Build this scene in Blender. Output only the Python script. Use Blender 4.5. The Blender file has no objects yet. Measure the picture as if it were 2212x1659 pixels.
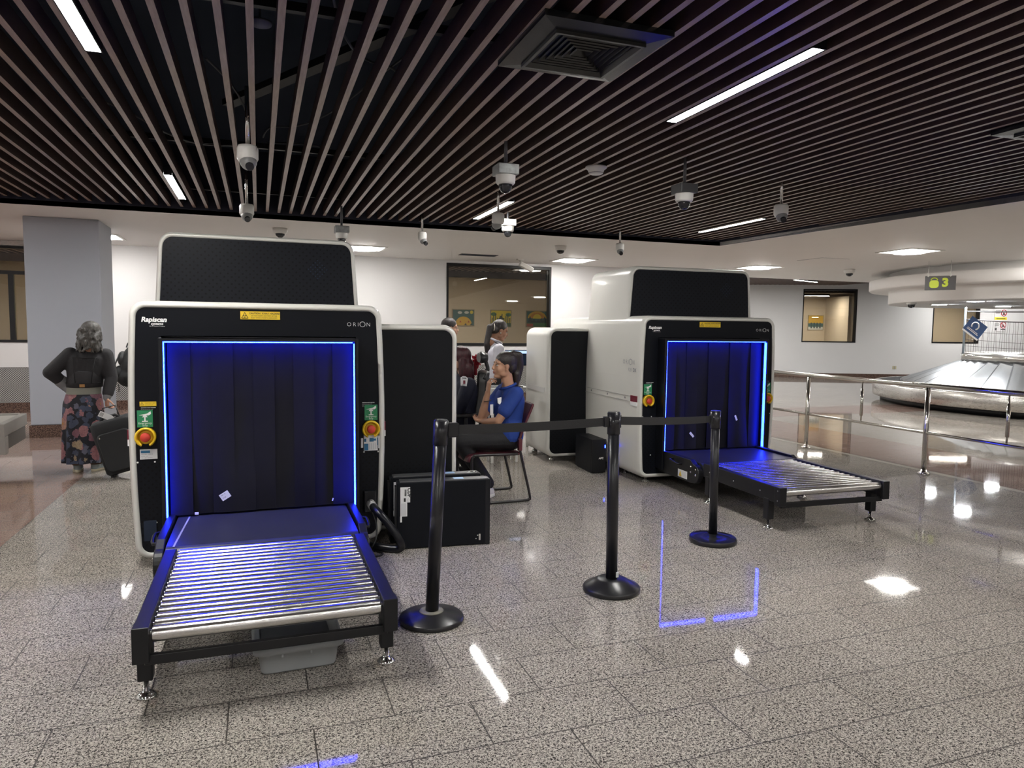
import bpy, bmesh, math, random
from mathutils import Vector as V, Matrix as M
random.seed(7)
PI = math.pi
S = bpy.context.scene
COL = S.collection
# ------------------------------------------------------------------ camera calibration (2212 x 1659)
F, CX, CY, H = 1533.0, 1106.0, 829.5, 1.5
def _basis(v1=(559, 706), roll=0.65):
    dy = V(((v1[0]-CX)/F, -(v1[1]-CY)/F, -1)).normalized()
    p2 = (v1[0]+1000, v1[1]+1000*math.tan(math.radians(roll)))
    d2 = V(((p2[0]-CX)/F, -(p2[1]-CY)/F, -1))
    up = d2.cross(dy).normalized()
    if up.y < 0: up = -up
    dx = dy.cross(up)
    return M((dx, dy, up))
RW = _basis()
EYE = V((0, 0, H))
def ray(px, py): return RW @ V(((px-CX)/F, -(py-CY)/F, -1))
def pz(px, py, z=0.0):
    d = ray(px, py); return EYE + d*((z-H)/d.z)
def pY(px, py, y):
    d = ray(px, py); return EYE + d*(y/d.y)
def pX(px, py, x):
    d = ray(px, py); return EYE + d*(x/d.x)
def pPlane(px, py, p, n):
    d = ray(px, py); return EYE + d*((V(p)-EYE).dot(V(n))/d.dot(V(n)))
# ------------------------------------------------------------------ materials
MATS = {}
def new_mat(name):
    m = bpy.data.materials.new(name); m.use_nodes = True
    nt = m.node_tree; b = nt.nodes['Principled BSDF']
    MATS[name] = m
    return m, nt, b
def mat(name, col, rough=.5, metal=0, spec=.5, emit=None, es=0, coat=0, noise=0, nscale=20, bump=0, bscale=60, alpha=1, sheen=0):
    if name in MATS: return MATS[name]
    m, nt, b = new_mat(name)
    N = nt.nodes; L = nt.links
    b.inputs['Base Color'].default_value = (*col, 1)
    b.inputs['Roughness'].default_value = rough
    b.inputs['Metallic'].default_value = metal
    b.inputs['Specular IOR Level'].default_value = spec
    if coat: b.inputs['Coat Weight'].default_value = coat; b.inputs['Coat Roughness'].default_value = .08
    if sheen: b.inputs['Sheen Weight'].default_value = sheen
    if emit: b.inputs['Emission Color'].default_value = (*emit, 1); b.inputs['Emission Strength'].default_value = es
    if noise or bump:
        tc = N.new('ShaderNodeTexCoord')
    if noise:
        n = N.new('ShaderNodeTexNoise'); n.inputs['Scale'].default_value = nscale; n.inputs['Detail'].default_value = 4
        r = N.new('ShaderNodeMix'); r.data_type = 'RGBA'
        r.inputs['A'].default_value = (*[c*(1-noise) for c in col], 1); r.inputs['B'].default_value = (*[min(1, c*(1+noise)) for c in col], 1)
        L.new(tc.outputs['Object'], n.inputs['Vector']); L.new(n.outputs['Fac'], r.inputs['Factor']); L.new(r.outputs['Result'], b.inputs['Base Color'])
    if bump:
        n2 = N.new('ShaderNodeTexNoise'); n2.inputs['Scale'].default_value = bscale; n2.inputs['Detail'].default_value = 3
        bp = N.new('ShaderNodeBump'); bp.inputs['Strength'].default_value = bump; bp.inputs['Distance'].default_value = .01
        L.new(tc.outputs['Object'], n2.inputs['Vector']); L.new(n2.outputs['Fac'], bp.inputs['Height']); L.new(bp.outputs['Normal'], b.inputs['Normal'])
    return m
def emis(name, col, s):
    if name in MATS: return MATS[name]
    m, nt, b = new_mat(name)
    b.inputs['Base Color'].default_value = (.8, .8, .8, 1)
    b.inputs['Emission Color'].default_value = (*col, 1); b.inputs['Emission Strength'].default_value = s
    return m
class NT:
    def __init__(s, name):
        s.m, s.nt, s.b = new_mat(name); s.N = s.nt.nodes; s.L = s.nt.links
        s.tc = s.N.new('ShaderNodeTexCoord')
    def link(s, a, b): s.L.new(a, b)
    def math(s, op, a, b=None, c=None):
        n = s.N.new('ShaderNodeMath'); n.operation = op
        for i, v in enumerate((a, b, c)):
            if v is None: continue
            if isinstance(v, (int, float)): n.inputs[i].default_value = v
            else: s.L.new(v, n.inputs[i])
        return n.outputs[0]
    def mix(s, f, a, b):
        n = s.N.new('ShaderNodeMix'); n.data_type = 'RGBA'
        for k, v in (('Factor', f), ('A', a), ('B', b)):
            if isinstance(v, tuple): n.inputs[k].default_value = (*v, 1)
            elif isinstance(v, (int, float)): n.inputs[k].default_value = v
            else: s.L.new(v, n.inputs[k])
        return n.outputs['Result']
    def noise(s, scale, detail=3, rough=.5, vec=None, dist=0):
        n = s.N.new('ShaderNodeTexNoise'); n.inputs['Scale'].default_value = scale; n.inputs['Detail'].default_value = detail
        n.inputs['Roughness'].default_value = rough; n.inputs['Distortion'].default_value = dist
        s.L.new(vec if vec else s.tc.outputs['Object'], n.inputs['Vector']); return n.outputs['Fac']
    def ramp(s, f, stops, interp='LINEAR'):
        n = s.N.new('ShaderNodeValToRGB'); n.color_ramp.interpolation = interp
        e = n.color_ramp.elements
        while len(e) < len(stops): e.new(.5)
        for i, (p, c) in enumerate(stops):
            e[i].position = p; e[i].color = (*c, 1)
        s.L.new(f, n.inputs[0]); return n.outputs['Color']
    def xyz(s, src=None):
        n = s.N.new('ShaderNodeSeparateXYZ'); s.L.new(src if src else s.tc.outputs['Object'], n.inputs[0]); return n.outputs
    def bump(s, h, st=.3, d=.01):
        n = s.N.new('ShaderNodeBump'); n.inputs['Strength'].default_value = st; n.inputs['Distance'].default_value = d
        s.L.new(h, n.inputs['Height']); s.L.new(n.outputs['Normal'], s.b.inputs['Normal'])
    def base(s, c): s.L.new(c, s.b.inputs['Base Color'])
    def rough(s, v): s.b.inputs['Roughness'].default_value = v

def floor_mat():
    t = NT('granite_floor')
    x, y, z = t.xyz()
    # speckle
    n1 = t.noise(125, 3, .6, dist=.9)
    n2 = t.noise(280, 2, .5)
    n3 = t.noise(1.3, 3, .5)
    mixn = t.math('ADD', t.math('MULTIPLY', n1, .65), t.math('MULTIPLY', n2, .35))
    grey = t.ramp(mixn, [(.40, (.028, .025, .025)), (.462, (.13, .12, .112)), (.512, (.42, .385, .345)), (.595, (.60, .55, .49)), (.73, (.72, .67, .60))])
    brown = t.ramp(mixn, [(.36, (.10, .068, .058)), (.47, (.24, .165, .14)), (.56, (.34, .24, .205)), (.70, (.45, .34, .29))])
    def band(v, a, b): return t.math('MULTIPLY', t.math('GREATER_THAN', v, a), t.math('LESS_THAN', v, b))
    left = t.math('LESS_THAN', x, -1.665)
    right = band(x, 6.95, 8.33)
    cross = t.math('MULTIPLY', band(y, 10.3, 11.5), t.math('GREATER_THAN', x, 6.95))
    mask = t.math('MAXIMUM', t.math('MAXIMUM', left, right), cross)
    strip = band(x, 6.86, 6.95)
    br = t.N.new('ShaderNodeTexBrick')
    mp = t.N.new('ShaderNodeMapping'); mp.inputs['Location'].default_value = (.134+.61*20, -2.953+.3055*60, 0)
    t.link(t.tc.outputs['Object'], mp.inputs['Vector']); t.link(mp.outputs['Vector'], br.inputs['Vector'])
    br.inputs['Scale'].default_value = 1; br.inputs['Mortar Size'].default_value = .003; br.inputs['Mortar Smooth'].default_value = .1
    br.inputs['Brick Width'].default_value = .61; br.inputs['Row Height'].default_value = .3055
    br.inputs['Color1'].default_value = (.93, .93, .93, 1); br.inputs['Color2'].default_value = (1, 1, 1, 1)
    br.inputs['Mortar'].default_value = (.13, .12, .115, 1)
    c = t.mix(mask, grey, brown)
    c = t.mix(strip, c, (.50, .47, .42))
    mm = t.N.new('ShaderNodeMix'); mm.data_type = 'RGBA'; mm.blend_type = 'MULTIPLY'; mm.inputs['Factor'].default_value = 1
    t.link(c, mm.inputs['A']); t.link(br.outputs['Color'], mm.inputs['B'])
    wear = t.ramp(n3, [(.3, (.88, .87, .86)), (.7, (1, 1, 1))])
    m2 = t.N.new('ShaderNodeMix'); m2.data_type = 'RGBA'; m2.blend_type = 'MULTIPLY'; m2.inputs['Factor'].default_value = 1
    t.link(mm.outputs['Result'], m2.inputs['A']); t.link(wear, m2.inputs['B'])
    t.base(m2.outputs['Result'])
    rr = t.math('ADD', t.math('MULTIPLY', t.noise(3.5, 3), .03), .022)
    t.link(t.math('ADD', rr, t.math('MULTIPLY', br.outputs['Fac'], .4)), t.b.inputs['Roughness'])
    t.b.inputs['Specular IOR Level'].default_value = .27
    t.bump(t.noise(2.2, 2), .015, .02)
    return t.m
FLOOR = floor_mat()
def granite_base():
    t = NT('brown_granite_skirting')
    n = t.noise(70, 3, .6)
    t.base(t.ramp(n, [(.38, (.03, .020, .017)), (.5, (.105, .065, .052)), (.65, (.19, .125, .10))])); t.rough(.15); return t.m
SKIRT = granite_base()
def dots_mat(name, base, dot, pitch, r, rough=.4, region=None, metal=0, axes=(0, 2), bumpy=False):
    """perforated sheet: staggered round holes"""
    t = NT(name); o = t.xyz()
    a, b = o[axes[0]], o[axes[1]]
    def grid(off):
        u = t.math('SUBTRACT', t.math('FRACT', t.math('ADD', t.math('DIVIDE', a, pitch), off+200)), .5)
        v = t.math('SUBTRACT', t.math('FRACT', t.math('ADD', t.math('DIVIDE', b, pitch), off+200)), .5)
        return t.math('SQRT', t.math('ADD', t.math('MULTIPLY', u, u), t.math('MULTIPLY', v, v)))
    d = t.math('MINIMUM', grid(0), grid(.5))
    k = t.math('LESS_THAN', d, r/pitch)
    if region:
        for (ax, lo, hi) in region:
            k = t.math('MULTIPLY', k, t.math('MULTIPLY', t.math('GREATER_THAN', o[ax], lo), t.math('LESS_THAN', o[ax], hi)))
    t.base(t.mix(k, base, dot)); t.rough(rough); t.b.inputs['Specular IOR Level'].default_value = .5 if metal else .16; t.b.inputs['Metallic'].default_value = metal
    if bumpy: t.bump(t.math('MULTIPLY', d, -1), .5, .02)
    return t.m
def wood_mat():
    t = NT('slat_wood')
    mp = t.N.new('ShaderNodeMapping'); mp.inputs['Scale'].default_value = (14, 1.2, 14)
    t.link(t.tc.outputs['Object'], mp.inputs['Vector'])
    n = t.noise(6, 4, .6, vec=mp.outputs['Vector'])
    t.base(t.ramp(n, [(.3, (.205, .146, .122)), (.7, (.31, .233, .20))])); t.rough(.34); t.b.inputs['Specular IOR Level'].default_value = .6
    return t.m
WOOD = wood_mat()
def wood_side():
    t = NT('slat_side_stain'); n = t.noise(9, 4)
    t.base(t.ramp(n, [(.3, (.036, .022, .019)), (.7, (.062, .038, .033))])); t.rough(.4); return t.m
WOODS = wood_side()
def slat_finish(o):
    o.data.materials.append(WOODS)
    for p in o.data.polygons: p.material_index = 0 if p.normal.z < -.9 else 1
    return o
def wall_mat(name, c):
    t = NT(name); n = t.noise(1.5, 4)
    t.base(t.mix(n, tuple(v*.96 for v in c), c)); t.rough(.55); t.bump(t.noise(180, 2), .05, .004); return t.m
WALL = wall_mat('white_paint', (.70, .695, .70))
SOFFIT = wall_mat('ceiling_paint', (.87, .85, .83))
TAN = wall_mat('tan_paint', (.60, .50, .37))
COLPAINT = wall_mat('grey_column_paint', (.36, .38, .43))
VOID = mat('void_black', (.010, .018, .038), .9)
NAVY = mat('recess_fascia', (.012, .014, .03), .7)
def steel_mat(name, c=(.62, .60, .57), rough=.22, brushed=None):
    t = NT(name); t.b.inputs['Metallic'].default_value = 1
    mp = t.N.new('ShaderNodeMapping'); mp.inputs['Scale'].default_value = brushed or (3, 3, 60)
    t.link(t.tc.outputs['Object'], mp.inputs['Vector'])
    n = t.noise(5, 4, .6, vec=mp.outputs['Vector'])
    t.base(t.mix(n, tuple(v*.82 for v in c), c))
    t.link(t.math('ADD', t.math('MULTIPLY', n, .16), rough-.06), t.b.inputs['Roughness']); return t.m
STEEL = steel_mat('brushed_steel', rough=.26)
PLATES = steel_mat('plate_steel', (.70, .71, .72), .32, (8, 8, 2))
CHROME = mat('chrome', (.75, .74, .72), .13, 1, noise=.06, nscale=9)
def roller_mat():
    t = NT('turned_roller_steel'); t.b.inputs['Metallic'].default_value = 1; t.b.inputs['Base Color'].default_value = (.90, .89, .86, 1)
    t.link(t.math('ADD', t.math('MULTIPLY', t.noise(22, 3), .10), .20), t.b.inputs['Roughness'])
    t.b.inputs['Anisotropic'].default_value = .75; t.b.inputs['Anisotropic Rotation'].default_value = .25
    g = t.N.new('ShaderNodeTangent'); g.direction_type = 'RADIAL'; g.axis = 'X'; t.link(g.outputs[0], t.b.inputs['Tangent']); return t.m
ROLLER = roller_mat()
PIPE = mat('rail_steel', (.66, .64, .60), .16, 1)
WHITE = mat('scanner_shell', (.64, .63, .59), .34, coat=.15, noise=.03, nscale=3)
BLACK = mat('black_panel', (.0050, .0058, .0085), .45, spec=.16, noise=.2, nscale=8)
BLACKG = mat('black_gloss', (.006, .0065, .009), .28, spec=.35)
BLACKM = mat('black_metal', (.0065, .0065, .0078), .42, spec=.35)
RUBBER = mat('black_rubber', (.012, .012, .014), .6)
STRIPM = mat('curtain_rubber', (.0062, .0062, .0095), .5, spec=.2, noise=.35, nscale=7, bump=.08, bscale=6)
BELT = mat('belt_rubber', (.026, .027, .036), .36, spec=.35, noise=.25, nscale=5)
LED = emis('blue_led', (.002, .0125, 1.0), 48)
PAPER = mat('paper_white', (.78, .78, .78), .6)
INK = mat('ink_black', (.02, .02, .02), .6)
WHITEINK = mat('ink_white', (.82, .82, .82), .5)
GREYINK = mat('ink_grey', (.30, .30, .32), .5)
YELLOW = mat('sticker_yellow', (.80, .55, .03), .45)
GREEN = mat('sticker_green', (.02, .22, .09), .45)
YPLAST = mat('yellow_plastic', (.72, .47, .02), .35)
RPLAST = mat('red_plastic', (.60, .05, .03), .35)
DKRED = mat('dark_red_tape', (.16, .012, .03), .3)
BLUEINK = mat('ink_blue', (.03, .16, .30), .5)
GREYPL = mat('grey_tub_plastic', (.33, .345, .35), .5)
LAMP = emis('linear_lamp', (1.0, .98, .94), 165)
PANEL = emis('panel_lamp', (1.0, .97, .92), 62)
DOWN = emis('downlight_lamp', (.95, .98, 1.0), 210)
GALV = mat('galvanised_box', (.30, .31, .31), .45, .6, noise=.5, nscale=30)
CAMW = mat('camera_white', (.72, .71, .68), .4)
CAMB = mat('camera_dome', (.015, .015, .018), .08)
def glass_mat():
    m = bpy.data.materials.new('window_glass'); m.use_nodes = True; nt = m.node_tree
    nt.nodes.remove(nt.nodes['Principled BSDF'])
    tr = nt.nodes.new('ShaderNodeBsdfTransparent'); tr.inputs[0].default_value = (.93, .91, .86, 1)
    gl = nt.nodes.new('ShaderNodeBsdfGlossy'); gl.inputs['Roughness'].default_value = .01
    fr = nt.nodes.new('ShaderNodeFresnel'); fr.inputs['IOR'].default_value = 1.75
    mx = nt.nodes.new('ShaderNodeMixShader')
    nt.links.new(fr.outputs[0], mx.inputs[0]); nt.links.new(tr.outputs[0], mx.inputs[1]); nt.links.new(gl.outputs[0], mx.inputs[2])
    nt.links.new(mx.outputs[0], nt.nodes['Material Output'].inputs[0]); return m
GLASS = glass_mat()
# ------------------------------------------------------------------ mesh helpers
class MB:
    def __init__(s): s.v = []; s.f = []; s.sm = []
    def add(s, vs, fs, smooth=False):
        o = len(s.v); s.v += [tuple(p) for p in vs]
        for f in fs: s.f.append(tuple(i+o for i in f)); s.sm.append(smooth)
        return s
    def box(s, x0, x1, y0, y1, z0, z1, T=None):
        vs = [V((x, y, z)) for z in (z0, z1) for y in (y0, y1) for x in (x0, x1)]
        if T is not None: vs = [T @ p for p in vs]
        return s.add(vs, [(0, 2, 3, 1), (4, 5, 7, 6), (0, 1, 5, 4), (2, 6, 7, 3), (0, 4, 6, 2), (1, 3, 7, 5)])
    def quad(s, a, b, c, d): return s.add([a, b, c, d], [(0, 1, 2, 3)])
    def cyl(s, p0, p1, r0, r1=None, n=20, caps=True):
        r1 = r0 if r1 is None else r1
        p0, p1 = V(p0), V(p1); ax = (p1-p0).normalized()
        a = ax.orthogonal().normalized(); b = ax.cross(a)
        vs = []
        for p, r in ((p0, r0), (p1, r1)):
            for i in range(n):
                t = 2*PI*i/n; vs.append(p + (a*math.cos(t)+b*math.sin(t))*r)
        s.add(vs, [(i, (i+1) % n, n+(i+1) % n, n+i) for i in range(n)], True)
        if caps:
            s.add(vs[:n], [tuple(reversed(range(n)))]); s.add(vs[n:], [tuple(range(n))])
        return s
    def lathe(s, prof, c=(0, 0, 0), n=32, T=None, sm=True):
        vs = []; c = V(c)
        for r, z in prof:
            for i in range(n):
                t = 2*PI*i/n; p = V((r*math.cos(t), r*math.sin(t), z))
                vs.append((T @ p if T is not None else p) + c)
        fs = []
        for k in range(len(prof)-1):
            for i in range(n): fs.append((k*n+i, k*n+(i+1) % n, (k+1)*n+(i+1) % n, (k+1)*n+i))
        s.add(vs, fs, sm)
        if prof[0][0] > 1e-5: s.add(vs[:n], [tuple(reversed(range(n)))])
        if prof[-1][0] > 1e-5: s.add(vs[-n:], [tuple(range(n))])
        return s
    def tube(s, pts, r, n=10, closed=False, rr=None):
        P = [V(p) for p in pts]; m = len(P); rings = []; a = None
        for i in range(m):
            t = (P[(i+1) % m]-P[i-1]) if closed else (P[min(i+1, m-1)]-P[max(i-1, 0)])
            t.normalize()
            if a is None: a = t.orthogonal().normalized()
            else:
                a = a - t*a.dot(t); a.normalize()
            b = t.cross(a); R = rr[i] if rr else r
            rings.append([P[i]+(a*math.cos(2*PI*k/n)+b*math.sin(2*PI*k/n))*R for k in range(n)])
        vs = [p for q in rings for p in q]
        fs = [(i*n+k, i*n+(k+1) % n, ((i+1) % m)*n+(k+1) % n, ((i+1) % m)*n+k) for i in range(m if closed else m-1) for k in range(n)]
        s.add(vs, fs, True)
        if not closed:
            s.add(rings[0], [tuple(reversed(range(n)))]); s.add(rings[-1], [tuple(range(n))])
        return s
    def sphere(s, c, r, n=16, m=10, T=None):
        r = (r, r, r) if isinstance(r, (int, float)) else r; c = V(c)
        vs = []
        for j in range(m+1):
            ph = PI*j/m
            for i in range(n):
                t = 2*PI*i/n; p = V((r[0]*math.sin(ph)*math.cos(t), r[1]*math.sin(ph)*math.sin(t), r[2]*math.cos(ph)))
                vs.append(c + (T @ p if T is not None else p))
        return s.add(vs, [(j*n+i, (j+1)*n+i, (j+1)*n+(i+1) % n, j*n+(i+1) % n) for j in range(m) for i in range(n)], True)
    def cap(s, p0, p1, r0, r1=None, n=12, k=4):
        """tapered capsule"""
        r1 = r0 if r1 is None else r1
        p0, p1 = V(p0), V(p1); d = p1-p0; L = d.length
        ax = d.normalized() if L > 1e-6 else V((0, 0, 1)); a = ax.orthogonal().normalized(); b = ax.cross(a)
        prof = [(-r0*math.cos(PI/2*i/k), r0*math.sin(PI/2*i/k)) for i in range(k+1)]
        prof += [(L+r1*math.sin(PI/2*i/k), r1*math.cos(PI/2*i/k)) for i in range(k+1)]
        vs = []
        for h, r in prof:
            for i in range(n):
                t = 2*PI*i/n; vs.append(p0+ax*h+(a*math.cos(t)+b*math.sin(t))*max(r, 1e-4))
        return s.add(vs, [(j*n+i, j*n+(i+1) % n, (j+1)*n+(i+1) % n, (j+1)*n+i) for j in range(len(prof)-1) for i in range(n)], True)
    def prism(s, pts, d):
        """polygon extruded by vector d"""
        n = len(pts); d = V(d); P = [V(p) for p in pts]; Q = [p+d for p in P]
        s.add(P+Q, [tuple(reversed(range(n))), tuple(range(n, 2*n))] + [(i, (i+1) % n, n+(i+1) % n, n+i) for i in range(n)])
        return s
    def obj(s, name, m, parent=None, bevel=0, seg=2, sub=0, fix=True):
        me = bpy.data.meshes.new(name); me.from_pydata(s.v, [], s.f)
        for p, sm in zip(me.polygons, s.sm): p.use_smooth = sm
        if fix:
            b = bmesh.new(); b.from_mesh(me); bmesh.ops.remove_doubles(b, verts=b.verts, dist=1e-5)
            bmesh.ops.recalc_face_normals(b, faces=b.faces); b.to_mesh(me); b.free()
        return link(name, me, m, parent, bevel, seg, sub)
def link(name, me, m, parent=None, bevel=0, seg=2, sub=0):
    o = bpy.data.objects.new(name, me); COL.objects.link(o)
    for mm in (m if isinstance(m, (list, tuple)) else [m]): me.materials.append(mm)
    if parent: o.parent = parent
    if bevel:
        md = o.modifiers.new('b', 'BEVEL'); md.width = bevel; md.segments = seg; md.limit_method = 'ANGLE'; md.angle_limit = math.radians(40)
    if sub:
        md = o.modifiers.new('s', 'SUBSURF'); md.levels = sub; md.render_levels = sub
    return o
def tag(o, label=None, cat=None, group=None, kind=None):
    for k, v in (('label', label), ('category', cat), ('group', group), ('kind', kind)):
        if v: o[k] = v
    return o
def thing(name, label, cat, loc=(0, 0, 0), rz=0, group=None):
    o = bpy.data.objects.new(name, None); COL.objects.link(o); o.location = loc; o.rotation_euler.z = rz
    o.empty_display_size = .1
    return tag(o, label, cat, group)
def struct(o): o['kind'] = 'structure'; return o
def dup(root, loc, label=None, rz=None):
    r = root.copy(); COL.objects.link(r); r.location = loc
    if rz is not None: r.rotation_euler.z = rz
    if label: r['label'] = label
    for ch in list(root.children):
        c = ch.copy(); COL.objects.link(c); c.parent = r
        for g in list(ch.children):
            d = g.copy(); COL.objects.link(d); d.parent = c
    return r
def BX(name, m, parent, x0, x1, y0, y1, z0, z1, bevel=0, seg=2): return MB().box(x0, x1, y0, y1, z0, z1).obj(name, m, parent, bevel, seg)
def text_mesh(lines, m, parent, name, right=(1, 0, 0), up=(0, 0, 1)):
    """lines: (string, size, origin, align, bold, shear) -> one mesh of lettering"""
    mb = MB(); R, U = V(right).normalized(), V(up).normalized()
    for (st, size, org, align, bold, shear) in lines:
        c = bpy.data.curves.new('t', 'FONT'); c.body = st; c.size = size; c.align_x = align; c.align_y = 'CENTER'
        c.offset = bold; c.shear = shear; c.resolution_u = 3; c.fill_mode = 'BOTH'
        o = bpy.data.objects.new('t', c); me = bpy.data.meshes.new_from_object(o)
        org = V(org)
        mb.add([org + R*v.co.x + U*v.co.y for v in me.vertices], [tuple(p.vertices) for p in me.polygons])
        bpy.data.objects.remove(o); bpy.data.curves.remove(c); bpy.data.meshes.remove(me)
    me = bpy.data.meshes.new(name); me.from_pydata(mb.v, [], mb.f)
    return link(name, me, m, parent)
def remeshed(mb, name, m, parent, vox=.008, sm=4):
    me = bpy.data.meshes.new(name); me.from_pydata(mb.v, [], mb.f)
    b = bmesh.new(); b.from_mesh(me); bmesh.ops.remove_doubles(b, verts=b.verts, dist=1e-6); bmesh.ops.recalc_face_normals(b, faces=b.faces); b.to_mesh(me); b.free()
    o = bpy.data.objects.new('tmp', me); COL.objects.link(o)
    r = o.modifiers.new('r', 'REMESH'); r.mode = 'VOXEL'; r.voxel_size = vox; r.use_smooth_shade = True
    if sm:
        q = o.modifiers.new('q', 'SMOOTH'); q.factor = .5; q.iterations = sm
    dg = bpy.context.evaluated_depsgraph_get()
    out = bpy.data.meshes.new_from_object(o.evaluated_get(dg)); out.name = name
    bpy.data.objects.remove(o); bpy.data.meshes.remove(me)
    out.materials.clear()
    for p in out.polygons: p.use_smooth = True
    return link(name, out, m, parent)
# ================================================================== ROOM
SLZ, WZ = 2.98, 2.90           # underside of slats, underside of white ceiling
RECY = 9.9                     # back edge of the slatted recess
def rx(y): return 7.1 + (RECY-y)*.095
struct(MB().quad((-12, -9, 0), (30, -9, 0), (30, 24, 0), (-12, 24, 0)).obj('floor', FLOOR))
# slatted ceiling -------------------------------------------------
mb = MB(); PITCH = .1432
for k in range(-64, 58):
    x = -.019+PITCH*k
    y1 = RECY-.05
    if x > 7.05: y1 = RECY-(x-7.1)/.095-.05
    if y1 < -7.9: continue
    mb.box(x-.018, x+.018, -8, y1, SLZ, SLZ+.11)
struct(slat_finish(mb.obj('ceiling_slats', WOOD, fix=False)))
struct(MB().box(-12, 30, -9, 24, 3.75, 3.85).obj('ceiling_void', VOID))
mb = MB()
for y in (-5.2, -2.2, .8, 3.9, 6.9, 9.2): mb.box(-9, rx(y), y-.02, y+.02, SLZ+.115, SLZ+.16)
struct(mb.obj('ceiling_battens', BLACKM))
# white ceiling (thin slab) and its dark upstand
mb = MB()
def slab(pts, z0, z1): mb.prism([(x, y, z0) for x, y in pts], (0, 0, z1-z0))
slab([(-9, RECY), (7.1, RECY), (7.1, 14.2), (-9, 14.2)], WZ, WZ+.06)
slab([(7.1, RECY), (rx(-8), -8), (25.8, -8), (25.8, 15.2), (7.1, 15.2)], WZ, WZ+.06)
struct(mb.obj('ceiling', SOFFIT))
mb = MB(); mb.box(-9, 7.1, RECY, RECY+.03, WZ+.002, 3.75)
mb.prism([(7.1, RECY, WZ+.002), (7.13, RECY, WZ+.002), (rx(-8)+.03, -8, WZ+.002), (rx(-8), -8, WZ+.002)], (0, 0, .85))
struct(mb.obj('trim_1', NAVY))
mb = MB()
for k in range(70):
    x = 8.2+k*.145
    mb.box(x-.02, x+.02, 15.2, min(22.6, 19.45-(x-16.8)*.4714), 3.10, 3.2)
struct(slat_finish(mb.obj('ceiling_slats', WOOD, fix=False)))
struct(MB().box(7, 25.8, 15.2, 15.24, WZ+.002, 3.75).obj('trim_2', NAVY))
# walls -------------------------------------------------------------
def wall(name, o, u, L, z0, z1, holes, th, m=None):
    """wall from o along unit u; holes = (s0,s1,z0,z1); thickness th away from camera side"""
    o = V((o[0], o[1], 0)); u = V((u[0], u[1], 0)).normalized(); n = V((-u.y, u.x, 0))
    mb = MB()
    def blk(s0, s1, a, b):
        if s1-s0 < 1e-4 or b-a < 1e-4: return
        T = M.Translation(o) @ M((( u.x, n.x, 0, 0), (u.y, n.y, 0, 0), (0, 0, 1, 0), (0, 0, 0, 1)))
        mb.box(s0, s1, 0, th, a, b, T)
    s = 0
    for h in sorted(holes):
        blk(s, h[0], z0, z1); blk(h[0], h[1], z0, h[2]); blk(h[0], h[1], h[3], z1); s = h[1]
    blk(s, L, z0, z1)
    return struct(mb.obj(name, m or WALL))
WX = -9
W1 = (-6.2, -2.95, 1.19, 2.81); W2 = (3.62, 5.93, 1.155, 2.845)
wall('wall_back', (WX, 14.2), (1, 0), 10-WX, 0, 3.0, [(W1[0]-WX, W1[1]-WX, W1[2], W1[3]), (W2[0]-WX, W2[1]-WX, W2[2], W2[3])], .16)
wall('wall_return', (10, 14.2), (0, 1), 8.6, 0, 3.75, [], .16)
wall('wall_left', (WX, -8), (0, 1), 22.4, 0, 3.75, [], .16)
wall('wall_front', (WX-.2, -8), (1, 0), 36, 0, 3.75, [], -.16)
RO = V((16.8, 19.5, 0)); RU = V((.9046, -.4264, 0)).normalized(); RN = V((RU.y, -RU.x, 0))   # RN faces the hall
def rwall(px, py, off=0): return pPlane(px, py, RO+RN*off, RN)
def rs(p): return (p-RO).dot(RU)
S0 = -7.6
w3a, w3b = rwall(1731, 739), rwall(1853, 625); w4a, w4b = rwall(2012, 741), rwall(2118, 660)
H3 = (rs(w3a), rs(w3b), w3a.z, w3b.z); H4 = (rs(w4a), rs(w4b), w4a.z, w3b.z)
ro = RO+RU*S0
wall('wall_right', (ro.x, ro.y), (RU.x, RU.y), 18.2, 0, 3.75, [(H3[0]-S0, H3[1]-S0, H3[2], H3[3]), (H4[0]-S0, H4[1]-S0, H4[2], H4[3])], .22)
wall('wall_end', (25.9, 16.0), (0, -1), 24.2, 0, 3.75, [], .16)
# skirting and metal wainscot of the back wall
struct(MB().box(WX, 10, 14.16, 14.2, 0, .165).obj('baseboard_back', SKIRT))
a = RO+RU*S0; b = RO+RU*10.5; off = RN*.03
struct(MB().prism([a, b, b+off, a+off], (0, 0, .16)).obj('baseboard_right', SKIRT))
WAINS = dots_mat('wainscot_metal', (.50, .50, .48), (.10, .10, .10), .036, .0112, .3, metal=.55, bumpy=True)
struct(MB().box(WX, 10, 14.175, 14.2, .165, .77).obj('trim_3', WAINS))
struct(MB().box(W1[0], W1[1], 14.13, 14.2, 2.815, 2.895).obj('trim_4', STEEL))
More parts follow.
